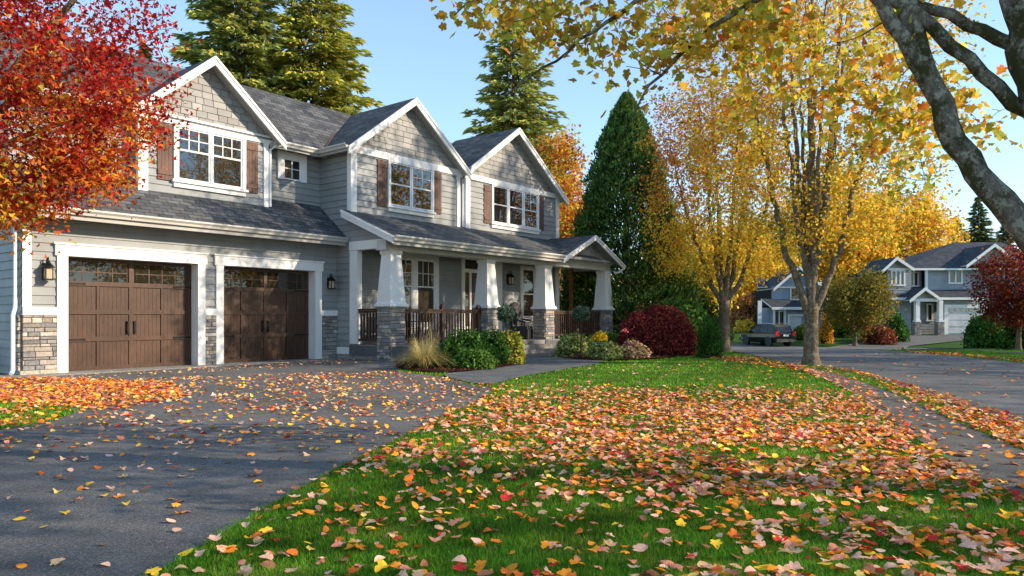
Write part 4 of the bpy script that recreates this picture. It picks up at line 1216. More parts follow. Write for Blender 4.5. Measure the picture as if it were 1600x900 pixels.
# unseen maples, added to shade the lawn, dapple the facade and fill window reflections
def side_maples():
    rng = np.random.default_rng(55)
    st = multistem(rng, 1.8, [(-2.2, .3, 7.2, 1.7, .14), (-.8, -1.6, 8.8, 1.9, .13), (.4, 1.2, 9.6, 2.0, .15), (1.5, -.8, 8.8, 1.8, .13), (2.5, .6, 7.0, 1.6, .13)], 0, .26, 1.9)
    att = np.concatenate([ell(170, (0, 0, 5.9), (4.2, 4.2, 3.9), rng, .25), ell(45, (0, 0, 3.2), (3.4, 3.4, 1.5), rng, .3)])
    return tree('unseen_roadside_maple', 'unseen golden maple added across the road for shade and window reflections', 'tree', (40, 5, -.05), st, att, 46, .32, .19, 'diamond', col_gold(30, .1, 6), 103)
sm = side_maples()
for i, (x, y, a, s) in enumerate([(38, -4, 4.0, 1.55), (41, 14, .6, 1.65), (40, 24, 5.1, 1.7), (43, 33, 1.9, 1.7), (37, -13, 3.0, 1.5), (24.0, -1.6, 1.2, (1.0, 1.0, 1.9)), (25.0, -7.2, 3.7, (1.0, 1.0, 1.9))]):
    c = copy_tree(sm); c.location = (x, y, -.05); c.rotation_euler.z = a; c.scale = s if isinstance(s, tuple) else (s, s, s)
def dapple_maple():  # unseen, added out of frame; sparse leaf clumps shaped to dapple the facade
    rng = np.random.default_rng(57)
    st = multistem(rng, 3.0, [(-2.0, .3, 15.5, 3, .16), (-.8, -1.4, 18.5, 3.2, .15), (.4, 1.2, 20, 3.4, .2), (1.3, -.8, 18.2, 3.1, .15), (2.2, .6, 14.0, 3, .15)], 0, .33, 3.2)
    att = ell(40, (0, 0, 12.2), (3.6, 3.6, 8.4), rng, .2)
    return tree('unseen_roadside_maple', 'unseen golden maple added across the road for shade and window reflections', 'tree', (25.6, 18.9, -.3), st, att, 110, .33, .28, 'diamond', col_gold(31, .1, 10), 104, tip=True)
tm = dapple_maple()
for x, y, a, s in [(29.5, 23.2, 2.9, 1.02)]:
    c = copy_tree(tm); c.location = (x, y, -.3); c.rotation_euler.z = a; c.scale = (s, s, s * 1.28)
tm.scale.z = 1.28
sm.scale = (1.6, 1.6, 1.6)
for i, o in enumerate([o for o in bpy.data.objects if o.name.startswith('unseen_roadside_maple')]): tag(o, 'unseen golden maple added across the road for shade and window reflections', 'tree', 'unseen maples added across the road')

# --- foreground maple whose limb sweeps in from the right
def near_maple():
    rng = np.random.default_rng(61)
    b = np.array([4.35, 4.6, 0.0])
    def S(pts, rad, step=.12):
        p, r = resample(np.array(pts) - b, rad, step); p[1:-1] += rng.normal(size=(len(p) - 2, 3)) * .012; return p, r
    stems = [
        S([(4.45, 4.6, -.3), (4.4, 4.6, 0), (4.32, 4.62, .35), (4.25, 4.65, .7)], [.5, .42, .33, .31]),
        S([(4.28, 4.65, .5), (4.05, 4.75, 1.1), (3.62, 4.95, 1.72), (3.27, 5.08, 2.2), (3.03, 5.2, 2.85), (2.93, 5.3, 3.4), (2.78, 5.4, 4.3), (2.4, 5.5, 5.4), (2.0, 5.6, 6.6)], [.19, .14, .099, .084, .076, .070, .060, .04, .012]),
        S([(4.28, 4.65, .5), (4.15, 4.9, 1.3), (3.78, 5.0, 2.3), (3.65, 5.05, 3.0), (3.60, 5.1, 3.6), (3.7, 5.3, 4.8), (3.8, 5.5, 6.8)], [.22, .19, .145, .13, .125, .10, .03]),
        S([(3.74, 5.05, 2.55), (3.35, 5.12, 2.92), (3.08, 5.22, 3.3), (2.88, 5.3, 3.5), (2.3, 5.5, 3.9), (1.4, 5.8, 4.3)], [.052, .048, .045, .04, .03, .01]),
        S([(3.68, 5.08, 3.05), (3.2, 5.25, 3.4), (2.75, 5.4, 3.62), (2.0, 5.7, 4.1)], [.048, .04, .034, .01]),
        S([(3.02, 5.2, 2.9), (2.86, 5.28, 3.2), (2.7, 5.3, 3.5), (2.3, 5.2, 4.2), (1.8, 5.0, 5.0)], [.06, .055, .05, .038, .012]),
        S([(2.35, 5.4, 3.9), (1.95, 5.6, 3.72), (1.5, 5.8, 3.45), (1.15, 5.95, 3.12), (1.0, 6.0, 2.85)], [.03, .024, .018, .012, .006]),
        S([(2.2, 5.4, 4.2), (1.4, 5.8, 4.05), (.7, 6.1, 3.62), (.25, 6.25, 3.38), (-.05, 6.3, 3.15)], [.03, .022, .015, .010, .005]),
        S([(2.1, 5.5, 4.6), (1.0, 5.9, 4.5), (.0, 6.1, 4.1), (-.5, 6.2, 3.8)], [.035, .025, .012, .006]),
    ]
    att = []
    # hanging sprays of the lower fringe (x, y, z)
    low = lambda x: np.interp(x, [-1.0, -.7, -.35, .1, .5, .9, 1.3, 1.8, 2.6, 3.6, 4.6], [3.95, 3.75, 3.85, 3.55, 3.38, 3.30, 3.32, 3.45, 3.35, 2.6, 2.4])
    x = rng.uniform(-.75, 2.3, 170); y = rng.uniform(5.4, 7.0, 170); k = y / 6.1; zl = EYE + (low(x) - EYE) * k
    z = zl + rng.exponential(.6, 170); att.append(np.stack([x * k, y, z], 1)[z < 6.2])
    for cx_, cy_, cz_, n_, r_ in ((3.75, 6.6, 2.9, 26, .42), (3.3, 6.2, 3.35, 22, .4), (2.9, 6.8, 3.3, 14, .4), (2.3, 6.2, 3.5, 20, .4)):
        att.append(np.array([cx_, cy_, cz_]) + rng.normal(size=(n_, 3)) * r_ * np.array([.8, .8, .6]))
    att.append(ell(230, (2.8, 3.6, 7.4), (4.6, 3.6, 2.5), rng, .2))
    att.append(ell(110, (6.6, 4.2, 4.6), (2.4, 3.4, 2.6), rng, .2))
    att = np.concatenate(att)
    px = att[:, 0] / np.maximum(att[:, 1], .1); keep = (att[:, 1] > 3.4) | (att[:, 2] > 4.2) | (px > .9)
    att = att[keep] - b
    def cf(P, rng):
        W = P + b; a = clumpy(P, rng, .8, 71)
        return mixcol(P, rng, [(((.36, .24, .035), (.45, .27, .03), YGR), (4, 3, 4), .25 + .4 * a), ((GOLD, ORG, YEL, YGR), (3, 1.2, 4, 3), (W[:, 0] - 1.6) * .35 - .1 * a), ((RUST, (.30, .10, .05), PINK), (3, 3, 1), -.75 - W[:, 0] * .18 - .3 * a)])
    e = tree('near_maple', 'mossy grey maple leaning in from the right with leafy branches across the sky', 'tree', tuple(b), stems, att, 15, .14, .082, 'maple', cf, 62, M_BARK, None, nseg=14, spread=.8, droop=(0, 0, .35), rise=.1)
near_maple()

# --- red maple by the garage
def red_maple():
    rng = np.random.default_rng(81); b = np.array([-8.6, 9.4, 0])
    S = lambda pts, rad: resample(np.array(pts) - b, rad, .2)
    stems = [S([(-8.65, 9.4, -.3), (-8.6, 9.4, 0), (-8.55, 9.4, .5), (-8.4, 9.45, 1.2)], [.26, .21, .16, .15]),
        S([(-8.4, 9.45, 1.1), (-7.9, 9.6, 2.4), (-7.2, 9.7, 3.9), (-6.75, 9.8, 4.6), (-6.0, 9.9, 5.6), (-5.4, 9.9, 6.3)], [.12, .10, .075, .06, .035, .01]),
        S([(-7.3, 9.7, 3.7), (-6.6, 9.75, 4.25), (-5.9, 9.7, 4.55), (-5.2, 9.6, 4.75)], [.055, .04, .025, .008]),
        S([(-8.3, 9.5, 1.4), (-7.4, 9.6, 2.5), (-6.5, 9.6, 3.05), (-5.9, 9.6, 3.35), (-5.2, 9.6, 3.5)], [.08, .06, .04, .03, .008]),
        S([(-8.0, 9.6, 2.2), (-7.4, 9.9, 3.4), (-6.6, 10.2, 3.9), (-5.6, 10.4, 4.2)], [.07, .05, .03, .008]),
        S([(-8.4, 9.45, 1.2), (-8.7, 9.3, 3), (-8.5, 9.2, 5), (-8, 9.2, 6.6)], [.11, .09, .05, .01])]
    att = np.concatenate([ell(420, (-6.9, 9.7, 4.6), (2.35, 2.0, 2.1), rng, .2), ell(150, (-7.4, 9.6, 3.1), (1.75, 1.6, .75), rng, .2), ell(110, (-5.75, 9.7, 4.15), (1.05, 1.2, .75), rng, .1), ell(120, (-7.0, 9.6, 6.2), (2.0, 1.9, 1.2), rng, .1), ell(60, (-6.0, 9.6, 3.2), (.7, .9, .45), rng, .1), ell(60, (-7.0, 9.3, 2.6), (.8, .8, .35), rng, .1)])
    att = att[clumpy(att, rng, .5, 80) > -.8] - b
    def cf(P, rng):
        W = P + b; a = clumpy(P, rng, .55, 83)
        warm = (4.25 - W[:, 2]) * .58 - (W[:, 0] + 6.4) * .22
        return mixcol(P, rng, [(((.34, .022, .02), (.44, .035, .024), DRED, (.52, .08, .03)), (5, 4, 3, 1.5), .42 + .35 * a), ((ORG, (.55, .13, .03), GOLD), (4, 4, 1), warm - .05 - .45 * a), ((GOLD, YGR, ORG), (3, 3, 2), warm - .55 + .6 * clumpy(P, rng, .4, 85))])
    tree('red_maple', 'scarlet and orange Japanese maple overhanging the garage roof', 'tree', tuple(b), stems, att, 38, .15, .08, 'star', cf, 84, M_BARKD, None, droop=(0, 0, .5))
red_maple()

# --- evergreens behind the house
P_CON = ([(.24, .25, .045), (.36, .33, .05), (.12, .15, .04), (.46, .40, .07)], [4, 4, 3, 2])
P_CON2 = ([(.22, .26, .08), (.34, .33, .07), (.13, .18, .07), (.44, .38, .08)], [4, 3, 3, 2])
def at(px, Y, z=0.0): return ((px - CX) / F * Y, Y, z)
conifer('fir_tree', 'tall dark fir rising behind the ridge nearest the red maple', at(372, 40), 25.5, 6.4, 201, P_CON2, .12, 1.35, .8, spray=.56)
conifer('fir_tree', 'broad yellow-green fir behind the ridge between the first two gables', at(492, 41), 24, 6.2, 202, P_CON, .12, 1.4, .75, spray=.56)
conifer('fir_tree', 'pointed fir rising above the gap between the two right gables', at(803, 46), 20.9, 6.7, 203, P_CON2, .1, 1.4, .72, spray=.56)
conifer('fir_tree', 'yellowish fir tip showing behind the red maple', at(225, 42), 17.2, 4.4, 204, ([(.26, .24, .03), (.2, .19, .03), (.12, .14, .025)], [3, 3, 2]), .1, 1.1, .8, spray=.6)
def cone_pts(n, H, Rr, rng):
    u = rng.uniform(0, 1, n) ** .8; z = H * (1 - u); return z, u
def thuja():
    rng = np.random.default_rng(211); base = at(979, 31.6, float(zt(4.9, 31)) - .1); H, Rr = 11.3, 3.35
    e = empty('thuja', base); tag(e, 'dense dark green cone-shaped thuja at the corner of the porch', 'evergreen')
    mt = MB(); mt.tube([(0, 0, -.2), (0, 0, 5), (0, 0, 10.5)], [.22, .14, .02], 8); mt.build('trunk', M_BARKD, e)
    n = 78000; h = rng.uniform(0, 1, n) ** 1.25
    az = rng.uniform(0, 6.283, n)
    prof = np.where(h < .16, .86 + .14 * h / .16, 1) * (1 - h) ** .72 * 1.04
    q = np.stack([np.cos(az) * 2, np.sin(az) * 2, h * 9], 1); f = clumpy(q, rng, .8, 5); f2 = clumpy(q, rng, .35, 6)
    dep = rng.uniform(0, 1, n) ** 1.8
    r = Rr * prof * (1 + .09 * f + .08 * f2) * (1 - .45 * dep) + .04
    P = np.stack([np.cos(az) * r, np.sin(az) * r, h * H], 1)
    d = np.stack([np.cos(az) * .55, np.sin(az) * .55, np.full(n, .8)], 1) + rng.normal(size=(n, 3)) * .42; d /= np.linalg.norm(d, axis=1)[:, None]
    w = np.cross(d, rng.normal(size=(n, 3))); w /= np.linalg.norm(w, axis=1)[:, None]
    l = rng.uniform(.09, .26, n)[:, None]
    V = np.stack([P - d * l * .4, P + w * l * .2, P + d * l * .6, P - w * l * .2], 1).reshape(-1, 3); qd = np.arange(n)[:, None] * 4
    T = np.concatenate([qd + np.array([0, 1, 2]), qd + np.array([0, 2, 3])], 1).reshape(-1, 3)
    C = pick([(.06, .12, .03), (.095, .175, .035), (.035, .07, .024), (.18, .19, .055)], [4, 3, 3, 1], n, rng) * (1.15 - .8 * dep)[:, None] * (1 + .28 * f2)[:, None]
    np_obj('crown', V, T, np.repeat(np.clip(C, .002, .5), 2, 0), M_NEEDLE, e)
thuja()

def crown_tree(name, label, base, H, env, natt, leafn, sigma, lsize, colfn, seed, tr=.16, group=None, kind='diamond'):
    rng = np.random.default_rng(seed)
    tops = [(rng.uniform(-1, 1) * env[0][1][0] * .6, rng.uniform(-1, 1) * env[0][1][1] * .6, H * rng.uniform(.7, .92), H * .22, tr * .55) for _ in range(5)]
    st = multistem(rng, H * .22, tops, 0, tr, H * .22)
    att = np.concatenate([ell(int(natt * w), c, r, rng, .2) for c, r, w in env]); att = att[clumpy(att, rng, env[0][1][0] * .25, seed) > -.85]
    return tree(name, label, 'tree', base, st, att, leafn, sigma, lsize, kind, colfn, seed, M_BARKD, group, nseg=7)
P_ = lambda pal, w, var=.0: (lambda P, rng: pick(pal, w, len(P), rng) * (1 + .2 * clumpy(P, rng, 1.2, 4))[:, None].clip(.6, 1.5))
crown_tree('orange_tree', 'orange-brown autumn tree behind the gable at the far end of the house', at(874, 40), 12.0, [((0, 0, 7.4), (2.0, 2.0, 4.2), 1)], 260, 42, .32, .21, P_([RUST, ORG, GOLD, YGR], [3, 3, 3, 2]), 221)
crown_tree('yellow_tree', 'yellow tree seen through the end of the porch', at(893, 42), 6.0, [((0, 0, 3.6), (1.9, 1.8, 2.3), 1)], 160, 40, .3, .2, P_([YEL, GOLD, YGR], [3, 3, 2]), 222)

# ================================================================== PLANTING BY THE HOUSE
def gz(p, dz=0.02): return (p[0], p[1], p[2] + dz)
G_DK = ([(.045, .11, .02), (.07, .16, .03), (.03, .07, .016)], [3, 3, 2])
G_MD = ([(.06, .13, .025), (.09, .16, .03), (.04, .09, .02)], [3, 3, 2])
G_VAR = ([(.22, .25, .08), (.32, .32, .13), (.12, .17, .04), (.09, .14, .03)], [3, 3, 3, 2])
G_YG = ([(.30, .30, .04), (.42, .36, .06), (.16, .21, .03)], [3, 3, 2])
BURG = ([(.15, .026, .026), (.22, .042, .035), (.09, .018, .02), (.28, .075, .045)], [4, 3, 3, 1])
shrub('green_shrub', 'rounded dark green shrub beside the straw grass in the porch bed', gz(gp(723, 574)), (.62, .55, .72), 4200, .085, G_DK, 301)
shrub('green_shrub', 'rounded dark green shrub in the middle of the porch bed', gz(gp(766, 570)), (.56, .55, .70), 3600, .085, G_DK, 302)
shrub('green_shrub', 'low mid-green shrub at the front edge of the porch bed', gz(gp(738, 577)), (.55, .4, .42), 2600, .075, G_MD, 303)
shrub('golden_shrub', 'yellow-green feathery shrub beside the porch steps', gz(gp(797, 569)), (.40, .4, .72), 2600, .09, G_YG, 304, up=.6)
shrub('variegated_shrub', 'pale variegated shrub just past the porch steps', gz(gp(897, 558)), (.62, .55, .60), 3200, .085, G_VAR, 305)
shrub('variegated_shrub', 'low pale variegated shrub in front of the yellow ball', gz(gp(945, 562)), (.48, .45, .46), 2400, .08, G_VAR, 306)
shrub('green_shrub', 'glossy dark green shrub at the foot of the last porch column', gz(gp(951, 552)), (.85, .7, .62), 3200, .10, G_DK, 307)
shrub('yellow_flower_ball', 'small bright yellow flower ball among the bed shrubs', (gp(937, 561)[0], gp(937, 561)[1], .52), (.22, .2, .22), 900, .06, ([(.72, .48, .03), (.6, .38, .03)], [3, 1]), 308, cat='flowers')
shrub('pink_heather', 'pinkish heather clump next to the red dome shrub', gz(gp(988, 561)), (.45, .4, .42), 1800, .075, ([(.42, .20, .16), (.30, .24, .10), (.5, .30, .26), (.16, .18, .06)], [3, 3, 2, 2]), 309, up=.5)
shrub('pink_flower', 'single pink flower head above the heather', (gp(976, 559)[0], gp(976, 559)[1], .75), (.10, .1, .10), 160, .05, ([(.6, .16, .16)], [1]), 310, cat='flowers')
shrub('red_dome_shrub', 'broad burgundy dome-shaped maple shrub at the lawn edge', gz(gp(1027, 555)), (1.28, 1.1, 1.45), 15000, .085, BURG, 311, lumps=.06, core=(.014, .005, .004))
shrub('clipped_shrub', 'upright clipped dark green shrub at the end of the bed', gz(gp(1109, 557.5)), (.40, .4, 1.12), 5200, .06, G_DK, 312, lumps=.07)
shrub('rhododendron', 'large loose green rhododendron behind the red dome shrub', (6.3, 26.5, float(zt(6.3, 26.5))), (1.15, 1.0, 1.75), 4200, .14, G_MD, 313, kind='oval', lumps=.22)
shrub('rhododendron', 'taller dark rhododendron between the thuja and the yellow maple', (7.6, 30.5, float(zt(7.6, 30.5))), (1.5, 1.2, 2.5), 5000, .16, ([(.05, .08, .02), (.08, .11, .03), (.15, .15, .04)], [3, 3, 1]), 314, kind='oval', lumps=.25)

def grass_tuft(name, label, base, H, Rr, n, pal, seed):
    rng = np.random.default_rng(seed); V, T, C = [], [], []; off = 0; m = 6
    a = rng.uniform(0, 6.283, n); L = H * rng.uniform(.6, 1.25, n); out = Rr * rng.uniform(.25, 1.2, n)
    for i in range(n):
        d = np.array([math.cos(a[i]), math.sin(a[i]), 0]); s = np.array([-d[1], d[0], 0]) * rng.uniform(.004, .008)
        t = np.linspace(0, 1, m); p = d[None] * (out[i] * t ** 1.5 + .07)[:, None] + np.array([0, 0, 1]) * (L[i] * (t * 1.35 - 1.05 * t ** 2.2 * (out[i] / Rr)))[:, None]
        w = (1 - t * .85)[:, None]; V.append(np.stack([p - s * w, p + s * w], 1).reshape(-1, 3))
        for k in range(m - 1): q = off + 2 * k; T += [(q, q + 1, q + 3), (q, q + 3, q + 2)]
        off += 2 * m
        C.append(np.repeat(pick(pal[0], pal[1], 1, rng), 2 * (m - 1), 0))
    return tag(np_obj(name, np.concatenate(V), np.array(T), np.concatenate(C), M_LEAF, None, base), label, 'ornamental grass')
STRAW = ([(.50, .40, .16), (.62, .50, .24), (.34, .30, .10), (.22, .25, .06)], [4, 3, 2, 1.5])
grass_tuft('ornamental_grass', 'arching straw-yellow ornamental grass at the corner of the porch', gz(gp(662, 577)), .62, .78, 1200, STRAW, 321)
grass_tuft('ornamental_grass', 'thin upright straw grass behind the arching one', gz(gp(676, 571)), .92, .34, 220, STRAW, 322)

def topiary(label, px, py, z, r, seed):
    p = gp(px, py); e = empty('topiary', tuple(p)); tag(e, label, 'topiary')
    mb = MB(); mb.tube([(0, 0, 0), (.02, 0, z * .5), (0, 0, z)], [.022, .02, .016], 6); mb.build('trunk', M_TWIG, e)
    s = shrub('crown', None, (0, 0, z), (r, r, r), 1100, .055, ([(.10, .15, .10), (.15, .19, .13), (.06, .09, .06)], [3, 2, 3]), seed, lumps=.15); s.parent = e
    c = s.copy(); c.data = s.data; COL.objects.link(c); c.parent = e; c.location = (0, 0, z + .03); c.rotation_euler = (math.pi, 0, 0)
topiary('ball-headed standard shrub on a thin stem left of the porch steps', 790, 571, 1.28, .21, 331)
topiary('tousled standard shrub on a thin stem in front of the far porch railing', 907, 560, 1.30, .24, 332)
def chips():
    rng = np.random.default_rng(9); P = []
    for poly in (bed1, bed2):
        mn, mx = poly.min(0), poly.max(0); q = rng.uniform(size=(5000, 2)) * (mx - mn) + mn; P.append(q[inpoly(q, poly)])
    P = np.concatenate(P); P = np.c_[P, zt(P[:, 0], P[:, 1]) + .04 + rng.uniform(0, .02, len(P))]
    V, T, k = leaf_geo(P, rng.uniform(.03, .08, len(P)), 'diamond', np.tile((0, 0, 1.0), (len(P), 1)), .6, .2, rng)
    o = np_obj('bark_chips', V, T, np.repeat(pick([(.07, .03, .018), (.12, .055, .035), (.035, .017, .011)], [3, 2, 3], len(P), rng), k, 0), M_FALLEN); o['kind'] = 'stuff'
chips()

# ================================================================== PARKED CAR
def suv():
    M_P = mat_flat('car_black', (.004, .004, .005), .22, .0, .3, **{'Coat Weight': .25, 'Coat Roughness': .05})
    M_T = mat_flat('tyre_rubber', (.012, .012, .012), .8); M_R = mat_flat('alloy', (.45, .45, .46), .3, .9); M_RED = mat_flat('tail_lens', (.45, .012, .015), .2)
    M_PL = mat_flat('plate_white', (.6, .62, .62), .5); M_GR = mat_flat('trim_plastic', (.02, .02, .02), .6); M_CH = mat_flat('chrome', (.6, .6, .6), .15, 1)
    X, Y = 20.35, 57.6; z = float(zt(X, Y)) + .012
    hd = math.atan2(.95, -.31)
    e = empty('parked_suv', (X, Y, z), hd); tag(e, 'black SUV parked on the road seen from behind', 'car')
    # x forward, y left; section rings along x : (x, half width low, half width belt, z low, z belt)
    L = 4.7; B = []
    st = [(-2.33, .78, .80, .48, .98), (-2.28, .88, .90, .36, 1.03), (-1.9, .92, .94, .30, 1.05), (-.9, .93, .95, .28, 1.04), (.6, .93, .95, .28, 1.02), (1.3, .93, .93, .28, 1.0), (2.0, .91, .88, .30, .92), (2.28, .82, .76, .38, .80), (2.36, .68, .62, .48, .68)]
    mb = MB(); rings = []
    for x, wl, wb, zl, zb in st:
        h = zb - zl
        rings.append([(x, -wl * .9, zl), (x, -wl, zl + h * .18), (x, -wb * 1.0, zl + h * .55), (x, -wb * .985, zb - h * .1), (x, -wb * .9, zb), (x, wb * .9, zb), (x, wb * .985, zb - h * .1), (x, wb, zl + h * .55), (x, wl, zl + h * .18), (x, wl * .9, zl)])
    for a, b in zip(rings, rings[1:]):
        for i in range(10): mb.face([a[i], a[(i + 1) % 10], b[(i + 1) % 10], b[i]])
    mb.face(rings[0]); mb.face(list(reversed(rings[-1])))
    mb.build('body', M_P, e)
    # greenhouse
    g = [(-2.22, .80, 1.0), (-1.98, .70, 1.62), (-1.6, .68, 1.70), (.1, .66, 1.72), (.42, .66, 1.67), (1.30, .80, .99)]
    mb = MB(); lo = [(-2.24, .86), (-2.1, .87), (-1.6, .88), (.1, .88), (.5, .88), (1.34, .82)]
    for i in range(5):
        (x0, w0, z0), (x1, w1, z1) = g[i], g[i + 1]
        mb.face([(x0, -w0, z0), (x1, -w1, z1), (x1, w1, z1), (x0, w0, z0)])
        for s in (-1, 1): mb.face([(lo[i][0], s * lo[i][1], 1.0), (lo[i + 1][0], s * lo[i + 1][1], 1.0), (x1, s * w1, z1), (x0, s * w0, z0)])
    mb.face([(-2.24, -.86, 1.0), (-2.24, .86, 1.0), (-2.22, .8, 1.0), (-2.22, -.8, 1.0)]); mb.build('roof', M_P, e)
    def sidewin(x0, x1, x2, x3, z0, z1):
        for s in (-1, 1):
            mb = MB(); y = lambda zz: s * (.885 - (zz - 1.0) * .285)
            P = [(x0, y(z0) + s * .006, z0), (x1, y(z0) + s * .006, z0), (x2, y(z1) + s * .006, z1), (x3, y(z1) + s * .006, z1)]
            mb.face(P); mb.build('window', M_CARGLASS, e)
    sidewin(-2.0, -1.25, -1.22, -1.78, 1.07, 1.58); sidewin(-1.17, -.25, -.27, -1.14, 1.07, 1.60); sidewin(-.17, .98, .34, -.19, 1.07, 1.60)
    mb = MB(); mb.face([(-2.235, -.72, 1.08), (-2.235, .72, 1.08), (-2.035, .62, 1.55), (-2.035, -.62, 1.55)]); mb.build('rear_window', M_CARGLASS, e)
    mb = MB(); mb.face([(1.24, -.72, 1.05), (1.24, .72, 1.05), (.52, .6, 1.62), (.52, -.6, 1.62)]); mb.build('windscreen', M_CARGLASS, e)
    mb = MB(); mb.box((-2.40, -.86, .36), (-2.2, .86, .58)); mb.build('rear_bumper', M_GR, e, bevel=.04)
    mb = MB(); mb.box((2.2, -.80, .36), (2.42, .80, .60)); mb.build('front_bumper', M_GR, e, bevel=.04)
    for s in (-1, 1):
        mb = MB(); mb.box((-2.34, s * .62, .80), (-2.20, s * .915, 1.16)); mb.build('tail_light', M_RED, e, bevel=.03)
        mb = MB(); mb.box((2.12, s * .52, .68), (2.32, s * .84, .84)); mb.build('headlight', M_CH, e, bevel=.03)
        mb = MB(); mb.box((.72, s * .92, 1.0), (.92, s * 1.12, 1.16)); mb.build('wing_mirror', M_P, e, bevel=.03)
        mb = MB(); mb.tube([(-1.7, s * .58, 1.72), (-1.6, s * .58, 1.78), (0, s * .58, 1.79), (.1, s * .58, 1.74)], .02, 6); mb.build('roof_rail', M_CH, e)
        for x in (-1.42, 1.42):
            w = empty('wheel', (x, s * .82, .36)); w.parent = e
            mb = MB(); mb.lathe([(.22, -.11), (.33, -.115), (.36, -.08), (.36, .08), (.33, .115), (.22, .11)], (0, 0, 0), 22); o = mb.build('tyre', M_T, w); o.rotation_euler = (math.pi / 2, 0, 0)
            mb = MB(); mb.lathe([(.05, -.10), (.22, -.10), (.235, -.12), (.235, .12), (.22, .10), (.05, .10)], (0, 0, 0), 18); o = mb.build('rim', M_R, w); o.rotation_euler = (math.pi / 2, 0, 0)
            mb = MB(); mb.lathe([(.40, -.02), (.40, .02)], (0, 0, 0), 20); o = mb.build('wheel_arch', M_GR, e); o.rotation_euler = (math.pi / 2, 0, 0); o.location = (x, s * .925, .38)
    mb = MB(); mb.box((-2.355, -.24, .80), (-2.335, .24, .93)); mb.build('number_plate', M_PL, e)
    mb = MB(); mb.box((-2.36, -.45, .965), (-2.30, .45, .995)); mb.build('tailgate_trim', M_CH, e)
suv()

